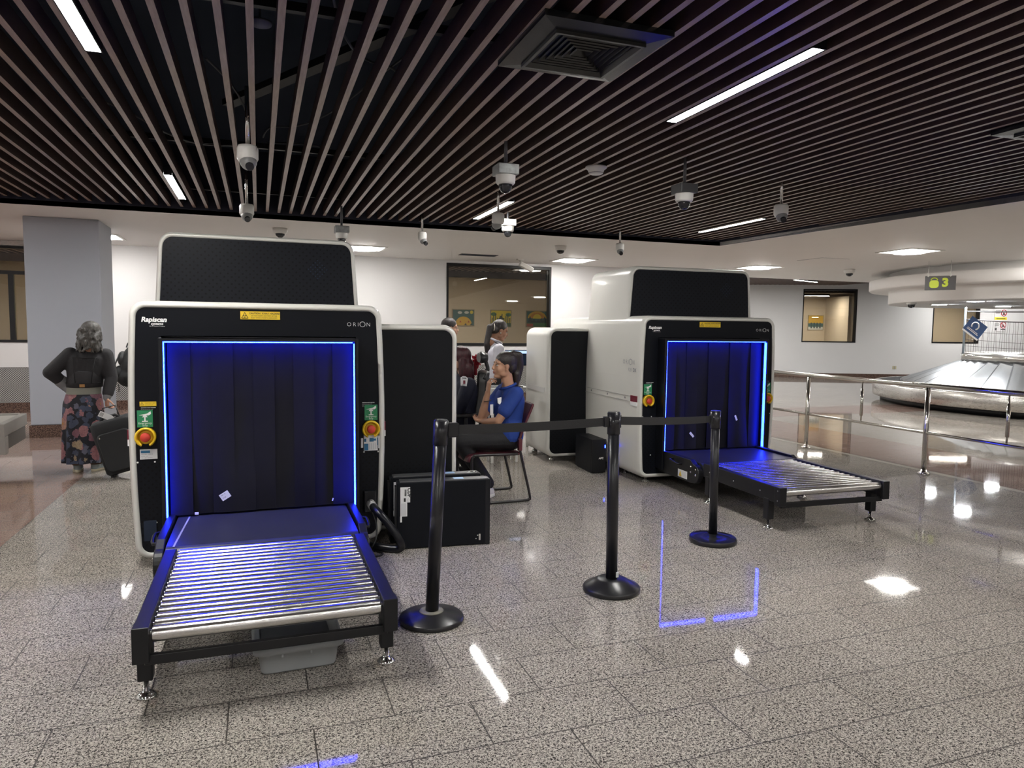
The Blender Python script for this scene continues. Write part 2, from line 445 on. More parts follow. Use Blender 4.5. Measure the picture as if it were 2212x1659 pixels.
# windows -----------------------------------------------------------
def window(name, o, u, s0, s1, z0, z1, dep, fw=.05, extra=()):
    o = V((o[0], o[1], 0)); u = V((u[0], u[1], 0)).normalized(); n = V((-u.y, u.x, 0))
    T = M.Translation(o) @ M(((u.x, n.x, 0, 0), (u.y, n.y, 0, 0), (0, 0, 1, 0), (0, 0, 0, 1)))
    r = thing(name, None, None); r['kind'] = 'structure'
    mb = MB(); y0, y1 = -.012, dep
    mb.box(s0, s0+fw*.5, y0, y1, z0, z1, T).box(s1-fw*.5, s1, y0, y1, z0, z1, T)
    mb.box(s0+fw*.5, s1-fw*.5, y0, y1, z0, z0+fw*.7, T).box(s0+fw*.5, s1-fw*.5, y0, y1, z1-fw*.7, z1, T)
    for e in extra: mb.box(*e, T)
    struct(mb.obj('window_frame', BLACKM, r))
    struct(MB().box(s0+fw*.5, s1-fw*.5, dep*.72, dep*.72+.008, z0+fw*.7, z1-fw*.7, T).obj('window_pane', GLASS, r))
    return r
window('window_1', (0, 14.2), (1, 0), *W1, .14, .06, [(-6.1, -2.98, .04, .1, 2.34, 2.40), (-3.98, -3.90, .04, .1, 1.2, 2.34)])
window('window_2', (0, 14.2), (1, 0), *W2, .14, .085)
window('window_3', RO, RU, *H3, .2, .06)
window('window_4', RO, RU, *H4, .2, .06)
# rooms behind the windows
struct(MB().box(-9, 9.8, 18.0, 18.1, 0, 3.0).obj('wall_gallery', TAN))
struct(MB().box(-9, 9.8, 17.9, 18.0, 2.84, 3.0).obj('trim_5', NAVY))
mb = MB()
for k in range(115): mb.box(-8.5+k*.16, -8.46+k*.16, 14.38, 17.9, 3.0, 3.08)
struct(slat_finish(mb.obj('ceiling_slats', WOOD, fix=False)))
struct(MB().box(-9, 9.8, 14.4, 18.1, 3.3, 3.34).obj('ceiling_gallery', VOID))
struct(MB().box(-9.02, -9, 14.36, 18.1, 0, 3.3).box(9.6, 9.62, 14.36, 18.1, 0, 3.3).obj('wall_gallery_end', TAN))
struct(MB().box(-3.86, -2.2, 15.9, 15.95, 0, 2.34).obj('wall_gallery_panel', mat('yellow_panel', (.55, .47, .20), .6)))
a = RO+RU*(-4)-RN*2.6; b = RO+RU*10-RN*2.6
struct(MB().prism([a, b, b-RN*.1, a-RN*.1], (0, 0, 3.0)).obj('wall_gallery', TAN))
a = RO+RU*2.05-RN*.3; b = RO+RU*2.05-RN*2.6
struct(MB().prism([a, b, b+RU*.1, a+RU*.1], (0, 0, 2.78)).obj('wall_gallery_return', TAN))
a = RO+RU*(-4)-RN*.26; b = RO+RU*10-RN*.26
struct(MB().prism([a, b, b-RN*2.5, a-RN*2.5], (0, 0, .06)).obj('ceiling_gallery', mat('brown_ceiling', (.05, .033, .028), .5)))
bpy.data.objects['ceiling_gallery.001'].location.z = 2.86
# ------------------------------------------------------------------ column
cm = MB().box(-2.86, -1.99, 10.9, 11.75, .165, WZ)
struct(cm.obj('column', COLPAINT, bevel=.012)); struct(MB().box(-2.875, -1.975, 10.885, 11.765, 0, .165).obj('baseboard_column', SKIRT))
# ------------------------------------------------------------------ lamps
def linear(x, y0, label, L=1.4, z=SLZ, kind=None, w=.036):
    t = thing('linear_light', label, 'ceiling light', (x, y0, z), 0, 'linear ceiling lights')
    MB().box(-w-.008, -w-.001, -.01, L+.01, -.005, .06).box(w+.001, w+.008, -.01, L+.01, -.005, .06).box(-w, w, -.01, -.002, -.005, .06).box(-w, w, L+.002, L+.01, -.005, .06).box(-w, w, -.002, L+.002, .02, .06).obj('housing', BLACKM, t)
    BX('diffuser', LAMP, t, -w, w, 0, L, -.004, .012)
    return t
lin = [(-.820, 3.10, 'long linear ceiling light cut off at the top left of the slatted ceiling'),
       (-.818, 7.83, 'small looking linear light between slats, above and left of the nearer scanner'),
       (2.768, 3.07, 'largest linear light, running diagonally right of the square air diffuser'),
       (2.768, 7.88, 'linear light behind the hanging cameras at the middle of the slatted ceiling'),
       (6.205, 7.74, 'linear light at the far right corner of the slatted ceiling above the second scanner')]
for a in lin: linear(*a)
for x in (-4.39, -.812, 2.768, 6.205):
    for y in (-6.3, -1.62): linear(x, y, 'linear ceiling light out of the picture behind the camera')
linear(-7.97, 3.1, 'added fill light out of the picture to the left'); linear(-7.97, 7.85, 'added fill light out of the picture to the left'); linear(-4.39, 3.1, 'added fill light out of the picture to the left'); linear(-4.39, 7.85, 'added fill light out of the picture to the left')  # the two farthest left are added to brighten the soffit there
def square_light(x, y, label, z=WZ):
    t = thing('square_ceiling_light', label, 'ceiling light', (x, y, z), 0, 'square lights in the white ceiling')
    mb = MB()
    for q in ((-.37, .37, -.37, -.33), (-.37, .37, .33, .37), (-.37, -.33, -.33, .33), (.33, .37, -.33, .33)): mb.box(q[0], q[1], q[2], q[3], -.012, 0)
    mb.obj('frame', CAMW, t)
    BX('reflector', mat('lamp_reflector', (.85, .84, .8), .4, emit=(1, .96, .9), es=5), t, -.33, .33, -.33, .33, -.008, -.001)
    MB().lathe([(.24, -.035), (.25, -.02), (.25, -.008)], n=28).obj('diffuser', PANEL, t)
    return t
for a in ((5.95, 13.1, 'square ceiling light above the middle window, by the bullet camera'), (10.15, 12.75, 'square ceiling light partly hidden behind the second scanner'),
          (10.4, 9.2, 'brightest square ceiling light, right of the slatted ceiling'), (1.75, 12.75, 'square ceiling light mostly hidden behind the nearer scanner'),
          (-2.4, 12.9, 'square ceiling light hidden behind the grey column'), (-6.4, 12.2, 'square ceiling light out of the picture by the left window'),
          (10.9, 5.0, 'added square light out of the picture to the right'), (11.2, .6, 'added square light out of the picture to the right'),  # right hall lamps out of view, added to brighten that side
          (13.0, 8.1, 'added square light out of the picture, brightening the drum beside it'), (15.5, 3.0, 'added square light out of the picture to the right'), (11.6, -4, 'added square light out of the picture to the right'),  # the one by the drum is added to light ring and carousel
          (20.5, 6.0, 'added square light out of the picture beyond the carousel')): square_light(*a)
for k, (px, py) in enumerate(((1752, 606),)):
    p = pz(px, py, 3.035); t = linear(p.x-.6, p.y, 'thin linear light under the brown slats above the right wall window', 1.3, 3.035); t.rotation_euler.z = -PI/2+.35
for (x, y) in ((4.9, 14.75), (-3.6, 14.75), (0, 16)):
    linear(x-.7, y, 'unseen linear light added in the gallery behind the middle window', 1.6, 2.955).rotation_euler.z = -PI/2  # lamps added out of sight to light the room behind the glass
for k_ in range(4): linear(10.2+.75*k_, 16.0+.7*k_, 'fill light added under the brown slats, hidden behind the second scanner', 1.4, 3.035)  # no fittings known here; added to brighten the right hall
for s in (4.4, 6.2):
    p = RO+RU*s+RN*1.3; linear(p.x, p.y, 'fill light added under the brown slats, hidden behind the round drum', 1.3, 3.035).rotation_euler.z = -PI/2-.44  # added out of sight to lift the dark right wall
for s in (0.3, 5.2):
    p = RO+RU*s-RN*.9; linear(p.x, p.y, 'linear light added in the gallery behind the right wall', 1.3, 2.79).rotation_euler.z = -PI/2-.44  # added so the room behind the right wall is lit
# ------------------------------------------------------------------ carousel rotunda soffit
D = V((16.4, 10.7, 0))
def ring(name, r, z0, z1, m, flat=True):
    o = MB().lathe([(r-.02, z0), (r, z0+.02), (r, z1)], c=(D.x, D.y, 0), n=96).obj(name, m); return struct(o)
struct(MB().lathe([(0, 2.19), (3.23, 2.19), (3.25, 2.21), (3.25, 2.9)], c=(D.x, D.y, 0), n=96).obj('ceiling_drum', SOFFIT))
struct(MB().lathe([(3.25, 2.49), (3.64, 2.49), (3.67, 2.52), (3.67, 2.72), (3.65, 2.74), (3.25, 2.74)], c=(D.x, D.y, 0), n=96).obj('ceiling_ring', SOFFIT))
for (px, py, lb) in ((2029, 658, 'left downlight under the round white ceiling drum'), (2107, 651, 'middle and largest downlight under the round white ceiling drum'), (2167, 662, 'downlight under the round drum, right above the wall notice')):
    p = pz(px, py, 2.185); t = thing('downlight', lb, 'ceiling light', (p.x, p.y, 2.19), 0, 'downlights under the drum')
    MB().lathe([(.15, -.01), (.19, -.012), (.195, 0), (.15, 0)], n=28).obj('rim', CAMW, t); MB().lathe([(0, -.012), (.15, -.012), (.15, -.002)], n=28).obj('diffuser', DOWN, t)
# ------------------------------------------------------------------ carousel
C = V((16.1, 10.2, 0)); ZC = 0
car = thing('baggage_carousel', 'round stainless baggage carousel with sloping overlapping plates behind the railing', 'carousel', (C.x, C.y, 0))
MB().lathe([(3.48, 0), (3.48, .16)], n=96).obj('plinth', BLACKM, car)
MB().lathe([(3.50, .125), (3.64, .125), (3.65, .14), (3.65, .40), (3.63, .425), (3.56, .425), (3.54, .40)], n=96).obj('side_panel', STEEL, car)
MB().lathe([(3.54, .425), (3.46, .30), (3.05, .28)], n=96).obj('inner_bumper', RUBBER, car)
mb = MB(); NP = 44
for k in range(NP):
    a0 = 2*PI*k/NP; a1 = a0+2*PI/NP*1.18
    def P(r, a, z): return (r*math.cos(a), r*math.sin(a), z)
    sk = -.16
    q = []
    for j in range(5):
        f = j/4; a = a0+(a1-a0)*f; lift = .05*(1-f)
        q.append((P(3.08, a, .43+lift), P(1.93, a+sk, .895+lift*.8)))
    vs = [p for pr in q for p in pr]
    mb.add(vs, [(2*j, 2*j+2, 2*j+3, 2*j+1) for j in range(4)])
    a = a0; mb.add([q[0][0], q[0][1], P(1.93, a0+sk, .87), P(3.08, a0, .40)], [(0, 1, 2, 3)])
mb.obj('sloped_plates', PLATES, car, fix=False)
mb = MB()
for k in range(NP):
    a0 = 2*PI*k/NP; sk = -.16; a1 = a0+.010
    def P(r, a, z): return (r*math.cos(a), r*math.sin(a), z)
    mb.add([P(3.085, a0, .487), P(3.085, a0-.009, .487), P(1.93, a0+sk-.012, .938), P(1.93, a0+sk, .938)], [(0, 1, 2, 3)])
mb.obj('plate_seams', mat('seam_dark', (.05, .05, .055), .4), car, fix=False)
MB().lathe([(3.12, .25), (3.10, .41), (3.05, .43)], n=96).obj('plate_skirt', STEEL, car)
MB().lathe([(1.96, .84), (1.96, .915), (1.90, .92)], n=72).obj('gap_band', RUBBER, car)
MB().lathe([(1.90, .915), (1.90, 1.10), (1.86, 1.115), (0, 1.135)], n=72).obj('top_deck', steel_mat('deck_steel', (.60, .58, .54), .22, (60, 60, 3)), car)
mb = MB()
for k in range(40):
    a = 2*PI*k/40+.03; mb.sphere((1.902*math.cos(a), 1.902*math.sin(a), 1.05), .014, 8, 5)
mb.obj('bolts', CHROME, car)
# net posts, wires and netting on the carousel deck
nb = thing('luggage_net', 'sagging wire net on a grey post above the carousel deck', 'net', (C.x, C.y, 1.118))
pp = pPlane(2079, 785, (14.78, 9.0, 0), (.83, .56, 0)); A = V((pp.x-C.x, pp.y-C.y, 0))
vd = V((ray(2079, 780).x, ray(2079, 780).y, 0)).normalized(); sd = V((vd.y, -vd.x, 0))
MB().cyl(A+V((0, 0, 0)), A+V((0, 0, .95)), .022, n=12).obj('post', mat('post_grey', (.36, .42, .47), .4, .3), nb)
B2 = A+sd*2.6+vd*.3; MB().cyl(B2, B2+V((0, 0, .95)), .022, n=12).obj('post', MATS['post_grey'], nb)
mb = MB()
def L3(a, b, f): return a+(b-a)*f
for (za, zb, r, sag) in ((.86, .88, .012, .02), (.70, .80, .010, .10), (.45, .47, .004, .06), (.30, .32, .004, .09), (.16, .2, .004, .07)):
    mb.tube([L3(A, B2, f/16)+V((0, 0, za+(zb-za)*f/16-sag*math.sin(PI*f/16))) for f in range(17)], r, 6)
mb.obj('wire', mat('net_wire', (.10, .09, .09), .5), nb)
mb = MB()
for k in range(1, 60):
    f = k/60; p = L3(A, B2, f); q = L3(A, B2, f+random.uniform(-.006, .006))
    mb.tube([p+V((0, 0, .02)), L3(p, q, .5)+sd*random.uniform(-.02, .02)+V((0, 0, .36)), q+V((0, 0, .70+.10*f-.10*math.sin(PI*f)))], .0032, 4)
mb.obj('netting', MATS['net_wire'], nb)
hs = thing('hanging_sign', 'blue diamond sign with white horseshoe mark hanging on the net post', 'sign', C+A+V((0, 0, 1.115))-vd*.06)
c0 = sd*.175+V((0, 0, .52))
def dm(u, v): return c0+sd*u+V((0, 0, v))
ex = sd*.135+V((0, 0, -.115)); ey = sd*.085+V((0, 0, .14))
def de(u, v): return c0+ex*u+ey*v - vd*.012
pl = MB().prism([c0-ex-ey, c0+ex-ey, c0+ex+ey, c0-ex+ey], vd*.01).obj('panel', mat('sign_blue', (.04, .09, .22), .4), hs)
mb = MB()
arc = [(-.1+.42*math.cos(t), .25+.42*math.sin(t)) for t in [PI*(-.28+1.56*i/16) for i in range(17)]]
mb.tube([de(u*.9, v) for u, v in arc], .013, 6); mb.obj('horseshoe', WHITEINK, hs)
mb = MB(); mb.prism([de(-1, -1), de(1, -1), de(1, -.8), de(-1, -.8)], vd*.004)
mb.prism([de(-.7, -.52), de(.7, -.52), de(.7, -.44), de(-.7, -.44)], vd*.004).prism([de(-.7, -.36), de(.6, -.36), de(.6, -.30), de(-.7, -.30)], vd*.004)
mb.obj('text_lines', WHITEINK, hs)
# notice on the right wall
p0, p1 = rwall(2146, 716, .02), rwall(2177, 668, .02)
ns = thing('wall_notice', 'white notice with two red prohibition circles on the far right wall', 'sign', (p0.x, p0.y, p0.z))
w, h = rs(p1)-rs(p0), p1.z-p0.z
def nq(u0, u1, v0, v1, d=.004): return [RU*(w*u)+V((0, 0, h*v))+RN*d for u, v in ((u0, v0), (u1, v0), (u1, v1), (u0, v1))]
MB().prism(nq(0, 1, 0, 1, 0), -RN*.015).obj('board', mat('notice_white', (.74, .72, .73), .4), ns)
MB().prism(nq(.03, .97, .52, .64, .004), -RN*.003).obj('yellow_band', mat('notice_yellow', (.80, .70, .03), .5), ns)
mb = MB(); mk = MB()
for v in (.83, .29):
    cc = RU*(w*.72)+V((0, 0, h*v))+RN*.006; r = w*.2
    mb.tube([cc+RU*(r*math.cos(t))+V((0, 0, r*1.25*math.sin(t))) for t in [2*PI*i/24 for i in range(24)]], .012, 6, True)
    mb.tube([cc+RU*(-r*.7)+V((0, 0, r*.85)), cc+RU*(r*.7)+V((0, 0, -r*.85))], .012, 6)
    for q in ((-.35, .2, -.5, -.1), (-.5, .5, -.7, -.45), (-.1, .1, -.1, .35)):
        mk.prism([cc+RU*(r*q[0])+V((0, 0, r*q[2])), cc+RU*(r*q[1])+V((0, 0, r*q[2])), cc+RU*(r*q[1])+V((0, 0, r*q[3])), cc+RU*(r*q[0])+V((0, 0, r*q[3]))], -RN*.003)
for v in (.93, .89, .85, .81, .36, .31, .27):
    mk.prism(nq(.08, random.uniform(.38, .48), v-.008, v+.008, .004), -RN*.002)
for v in (.585, .57): mk.prism(nq(.15, .85, v-.007, v+.007, .007), -RN*.002)
mk.prism(nq(.08, .22, .05, .16, .004), -RN*.002); mk.prism(nq(.55, .9, .08, .11, .004), -RN*.002)
mb.obj('prohibition_ring', mat('sign_red', (.45, .03, .05), .5), ns); mk.obj('pictogram', INK, ns)
p = rwall(1932, 794, .01); ot = thing('wall_outlet', 'beige double socket low on the far right wall', 'outlet', p)
MB().prism([RU*-.06+V((0, 0, -.05)), RU*.06+V((0, 0, -.05)), RU*.06+V((0, 0, .05)), RU*-.06+V((0, 0, .05))], RN*-.015).obj('plate', mat('outlet_beige', (.50, .46, .30), .5), ot)
MB().prism([RU*-.01+V((0, 0, -.05))+RN*.003, RU*.01+V((0, 0, -.05))+RN*.003, RU*.01+V((0, 0, .05))+RN*.003, RU*-.01+V((0, 0, .05))+RN*.003], RN*-.004).obj('seam', GREYINK, ot)
# sign 3
sp = V((12.05, 10.35, 0)); a = pPlane(1997, 627, sp, (.76, .65, 0)); b = pPlane(2066, 595, sp, (.76, .65, 0))
u = (V((b.x, b.y, 0))-V((a.x, a.y, 0))); w = u.length; u.normalize(); n = V((u.y, -u.x, 0)); h = b.z-a.z
sg = thing('baggage_claim_sign', 'dark grey hanging sign with lime suitcase and number 3', 'sign', (a.x, a.y, a.z))
MB().prism([V((0, 0, 0)), u*w, u*w+V((0, 0, h)), V((0, 0, h))], n*-.04).obj('panel', mat('sign_grey', (.075, .072, .075), .45), sg)
LIME = mat('sign_lime', (.62, .74, .05), .45)
cc = u*(w*.30)+V((0, 0, h*.42)); sw, sh = h*.29, h*.27
pts = []
for cx, cz, t0 in ((sw-.05, sh-.05, 0), (-sw+.05, sh-.05, PI/2), (-sw+.05, -sh+.05, PI), (sw-.05, -sh+.05, 1.5*PI)):
    for i in range(6):
        t = t0+PI/2*i/5; pts.append(cc+u*(cx+.05*math.cos(t))+V((0, 0, cz+.05*math.sin(t)))+n*.004)
mb = MB().prism(pts, n*-.003)
mb.tube([cc+u*(.055*math.cos(t))+V((0, 0, sh+.045*math.sin(t)))+n*.004 for t in [PI*i/10 for i in range(11)]], .010, 6)
mb.obj('suitcase_symbol', LIME, sg)
text_mesh([('3', h*.80, u*(w*.66)+V((0, 0, h*.5))+n*.004, 'CENTER', .012, 0)], LIME, sg, 'number', u)
mb = MB()
for f in (.1, .82): mb.cyl(u*(w*f)+V((0, 0, h-.02)), u*(w*f)+V((0, 0, WZ-a.z)), .004, n=6).box(-.012, .012, -.012, .012, 0, .05, M.Translation(u*(w*f)+V((0, 0, h-.01))))
mb.obj('suspension_wire', CAMW, sg)
# ------------------------------------------------------------------ railing
rl = thing('guard_rail', 'polished steel guard rail between the second scanner and the carousel', 'railing', (6.72, 0, 0))
YE, YS = 10.9, .4
MB().cyl((0, YS, .955), (0, YE, .955), .027, n=18).obj('top_rail', PIPE, rl)
MB().cyl((0, YS, .45), (0, YE, .45), .016, n=14).obj('middle_rail', PIPE, rl)
y = 7.37-1.75*4
while y < YE:
    ps = MB().cyl((0, y, .01), (0, y, .935), .026, n=18).obj('post', PIPE, rl)
    MB().lathe([(.062, 0), (.062, .012), (.045, .025), (.034, .03), (.03, .05)], c=(0, y, 0), n=24).obj('base_flange', PIPE, ps)
    if y+.875 < YE:
        MB().cyl((0, y+.875, .47), (0, y+.875, .93), .009, n=10).cyl((0, y+.875, .53), (0, y+.875, .85), .017, n=12).obj('baluster', PIPE, rl)
    y += 1.75
# ------------------------------------------------------------------ air diffusers, vents
def diffuser(x0, x1, y0, y1, z, label):
    t = thing('air_diffuser', label, 'air vent', ((x0+x1)/2, (y0+y1)/2, z)); w = (x1-x0)/2
    FR = mat('diffuser_dark', (.010, .011, .0115), .26)
    def fr(a, b, za, zb):
        vs = [(-a, -a, za), (a, -a, za), (a, a, za), (-a, a, za), (-b, -b, zb), (b, -b, zb), (b, b, zb), (-b, b, zb)]
        return vs, [(i, (i+1) % 4, 4+(i+1) % 4, 4+i) for i in range(4)]
    mb = MB(); mb.add(*fr(w, w*.70, 0, -.012)); mb.add(*fr(w, w, 0, .03)); mb.obj('flange', FR, t)
    MB().add(*fr(w*.71, w*.71, -.012, -.028)).add(*fr(w*.71, w*.66, -.028, -.028)).add(*fr(w*.66, w*.62, -.028, .0)).obj('rim', mat('diffuser_rim', (.030, .030, .029), .28, .2), t)
    mb = MB()
    for k in range(6):
        a = w*(.60-.092*k); mb.add(*fr(a, a-.014, -.004, .024)); mb.add(*fr(a, a-.006, -.004, -.010))
    mb.obj('vanes', MATS['diffuser_rim'], t); BX('back', VOID, t, -w*.7, w*.7, -w*.7, w*.7, .03, .04)
diffuser(1.265, 1.955, 3.16, 3.83, 2.95, 'square black air diffuser hanging below the slats, upper middle')
diffuser(5.05, 5.74, 3.14, 3.83, 2.95, 'air diffuser cut off at the right edge of the slatted ceiling')
t = thing('slot_vent', 'dark slot vent in the white ceiling above the middle window', 'air vent', (3.93, 13.0, WZ))
BX('frame', BLACKM, t, -.36, .36, -.13, .13, -.006, 0); BX('grille', VOID, t, -.33, .33, -.1, .1, -.009, -.006)
t = thing('ceiling_hatch', 'flush white access hatch in the ceiling left of the brightest square light', 'hatch', (10.2, 10.95, WZ))
BX('frame', GREYINK, t, -.33, .33, -.33, .33, -.003, 0); BX('lid', SOFFIT, t, -.315, .33, -.315, .33, -.006, -.002)
# ceiling clutter above the slats
GREYC = mat('cable_grey', (.11, .11, .12), .6)
for k, (x0, y0, x1, y1, z) in enumerate(((-.3, 5.2, .1, 8.6, 3.25), (.9, 4.6, .1, 7.4, 3.3), (-1.4, 6.2, .6, 7.2, 3.2), (.35, 3.4, .9, 5.4, 3.3))):
    mb = MB(); mb.tube([V((x0+(x1-x0)*f+.12*math.sin(5*f+k), y0+(y1-y0)*f, z-.1*math.sin(PI*f)+.05*math.sin(9*f))) for f in [i/20 for i in range(21)]], .008, 6)
    tag(mb.obj('ceiling_cable', GREYC), 'thin grey cable sagging in the dark void above the slats', 'cable', 'cables above the slats')
mb = MB().box(-.05, .05, -1.6, 1.6, 0, .05, M.Translation((.55, 5.2, 3.35)) @ M.Rotation(.5, 4, 'Z')); tag(mb.obj('ceiling_strut', BLACKM), 'dark metal strut above the slats over the nearer scanner', 'strut')
t = thing('ceiling_disc', 'small round disc above the slats at the upper left', 'sprinkler', (.03, 4.15, 3.12)); MB().lathe([(0, -.012), (.06, -.012), (.065, 0)], n=20).obj('disc', GREYC, t); MB().cyl((0, 0, 0), (0, 0, .63), .006, n=6).obj('rod', GREYC, t)  # plain round disc, taken for a sprinkler
# ------------------------------------------------------------------ cameras
def turret(t, z, face, pole=True, top=SLZ+.2, r=.065, mcol=CAMW):
    """eyeball camera on a pole"""
    T = M.Translation((0, 0, z)) @ M.Rotation(face, 4, 'Z')
    if pole: MB().cyl((0, 0, z+.06), (0, 0, top), .014, n=10).obj('pole', CHROME, t)
    MB().lathe([(.02, .075), (r*.86, .07), (r, .05), (r, -.02), (r*.82, -.045), (0, -.05)], c=(0, 0, z), n=24).obj('body', mcol, t)
    e = MB().sphere((.02, 0, -.045), r*.80, 18, 12, None); e.v = [tuple(T @ V(p)) for p in e.v]; eo = e.obj('eyeball', mat('camera_grey', (.22, .22, .22), .35), t)
    l = MB().cyl(T @ V((.045, 0, -.07)), T @ V((.078, 0, -.092)), .03, .027, 16); l.obj('lens', CAMB, eo)
def dome(t, z, box=None, pole=True, top=SLZ+.2, r=.075):
    if pole: MB().cyl((0, 0, z+.05), (0, 0, top), .014, n=10).obj('pole', mat('pole_dark', (.09, .09, .1), .4, .5), t)
    if box: BX('junction_box', box, t, -.085, .085, -.085, .085, z+.02, z+.10, .006)
    MB().lathe([(r*.98, .03), (r, .02), (r*.96, -.035), (r*.82, -.05), (r*.62, -.05)], c=(0, 0, z), n=28).obj('housing', CAMW, t)
    MB().lathe([(r*.68, -.045), (r*.66, -.07), (r*.5, -.1), (r*.25, -.116), (0, -.12)], c=(0, 0, z), n=24).obj('lens_dome', CAMB, t)
cams = []
def place(px, py, y, label, fn, **k):
    p = pY(px, py, y); t = thing('hanging_camera', label, 'camera', (p.x, y, 0), 0, 'security cameras under the ceiling'); fn(t, p.z, **k); return t
place(535, 337, 5.45, 'white eyeball camera with grey lens on a pole, nearest one at the left', turret, face=-PI/2+.2, r=.072)
place(533, 457, 7.7, 'white eyeball camera seen directly below the nearest left camera', turret, face=-PI/2+.1, r=.07)
place(738, 507, 9.0, 'domed camera with square junction box just above the nearer scanner tower', dome, box=GALV, r=.072)
place(912, 513, 9.55, 'small white eyeball camera on a short pole right of the nearer scanner tower', turret, face=-PI/2+.6, r=.06)
place(1092, 385, 5.42, 'large domed camera with a grey speckled junction box, middle of the ceiling', dome, box=GALV, r=.08)
place(1076, 475, 7.4, 'grey eyeball camera seen from behind in front of the middle linear light', turret, face=PI/2+.5, r=.068)
place(1097, 492, 8.6, 'white domed camera on a white pole, lowest of the middle three', dome, box=CAMW, r=.078)
place(1478, 424, 5.47, 'domed camera with a dark junction box above the second scanner', dome, box=mat('box_dark', (.07, .07, .075), .4, .3), r=.08)
place(1687, 458, 5.85, 'white eyeball camera on a pole, rightmost hanging camera', turret, face=-PI/2-.3, r=.07)
place(1339, 536, 9.55, 'small grey eyeball camera on a pole above the second scanner tower', turret, face=-PI/2-.2, r=.062)
for (x, y, r, lb) in ((.306, 10.74, .1, 'half dome camera on the white ceiling above the nearer scanner tower'), (4.75, 10.99, .1, 'half dome camera on the white ceiling above the middle window'), (12.2, 12.3, .115, 'half dome camera on the white ceiling left of the round drum')):
    t = thing('mounted_dome_camera', lb, 'camera', (x, y, WZ), 0, 'dome cameras on the white ceiling')
    MB().lathe([(r, 0), (r*.98, -r*.5), (r*.8, -r*.75), (r*.6, -r*.78)], n=24).obj('housing', CAMW, t); MB().lathe([(r*.68, -r*.72), (r*.6, -r*1.05), (r*.3, -r*1.3), (0, -r*1.35)], n=20).obj('lens_dome', CAMB, t)
p = pz(1969, 654, 2.19); t = thing('mounted_dome_camera', 'tiny dark dome camera under the left side of the round drum', 'camera', (p.x, p.y, 2.19)); MB().lathe([(.1, 0), (.09, -.04), (0, -.04)], n=16).obj('housing', CAMW, t); MB().lathe([(.08, -.03), (.06, -.1), (0, -.12)], n=16).obj('lens_dome', CAMB, t)
t = thing('mounted_bullet_camera', 'white bullet camera under the ceiling at the top of the middle window', 'camera', (4.9, 13.35, WZ))
MB().box(-.06, .06, -.05, .05, -.02, 0).cyl((0, 0, -.02), (.03, 0, -.09), .022, n=10).obj('bracket', CAMW, t)
T = M.Translation((.13, 0, -.15)) @ M.Rotation(.42, 4, 'Y'); MB().box(-.15, .15, -.05, .05, -.045, .045, T).obj('body', CAMW, t, bevel=.012); MB().cyl(T @ V((.15, 0, 0)), T @ V((.158, 0, 0)), .035, n=14).obj('lens', CAMB, t)
t = thing('smoke_detector', 'white round smoke detector below the slats, middle right', 'smoke detector', (2.9, 5.93, SLZ-.0))
MB().lathe([(.095, .0), (.098, -.012), (.075, -.03), (.062, -.062), (.05, -.068), (0, -.07)], n=32).obj('body', mat('detector_white', (.74, .73, .72), .35), t)
MB().lathe([(.064, -.05), (.066, -.056), (.063, -.06)], n=28).obj('slot', GREYINK, t)
# ================================================================== X-RAY SCANNERS
TOWERP = dots_mat('tower_panel', (.0085, .0096, .0138), (.0028, .003, .004), .052, .0068, .36)
FRONTP = dots_mat('front_panel', (.0050, .0058, .0088), (.002, .002, .002), .042, .006, .38, region=[(2, .12, .66)])
CABP = dots_mat('cabinet_panel', (.0060, .0066, .0085), (.002, .002, .002), .045, .005, .45, region=[(2, .1, .55)])
def outline(x0, x1, z0, z1, r, inset=0, bulge=0, taper=0, corners=(1, 1, 1, 1)):
    """rounded rectangle, x/z plane; taper narrows the top on both sides"""
    X0, X1, Z0, Z1 = x0+inset, x1-inset, z0+inset, z1-inset; R = max(r-inset*.75, .006); pts = []
    cs = [(X0, Z0, PI), (X1, Z0, 1.5*PI), (X1, Z1, 0), (X0, Z1, .5*PI)]
    for k, (cx, cz, t0) in enumerate(cs):
        q = R if corners[k] else .006
        ox = cx+(q if cx == X0 else -q); oz = cz+(q if cz == Z0 else -q)
        for i in range(9):
            t = t0+PI/2*i/8; pts.append((ox+q*math.cos(t), oz+q*math.sin(t)))
        nx = cs[(k+1) % 4]
        if k in (1, 3):      # subdivide the sides for the bulge
            za, zb = pts[-1][1], (nx[1]-(R if corners[(k+1) % 4] else .006) if k == 1 else nx[1]+(R if corners[0] else .006))
            xx = pts[-1][0]
            for i in range(1, 8): pts.append((xx, za+(zb-za)*i/8))
    zc, hh, xc = (z0+z1)/2, (z1-z0)/2, (x0+x1)/2; out = []
    for x, z in pts:
        f = (x-xc)/((x1-x0)/2)
        out.append((x+f*bulge*(1-((z-zc)/hh)**2)-f*taper*(z-z0)/(z1-z0), z))
    return out
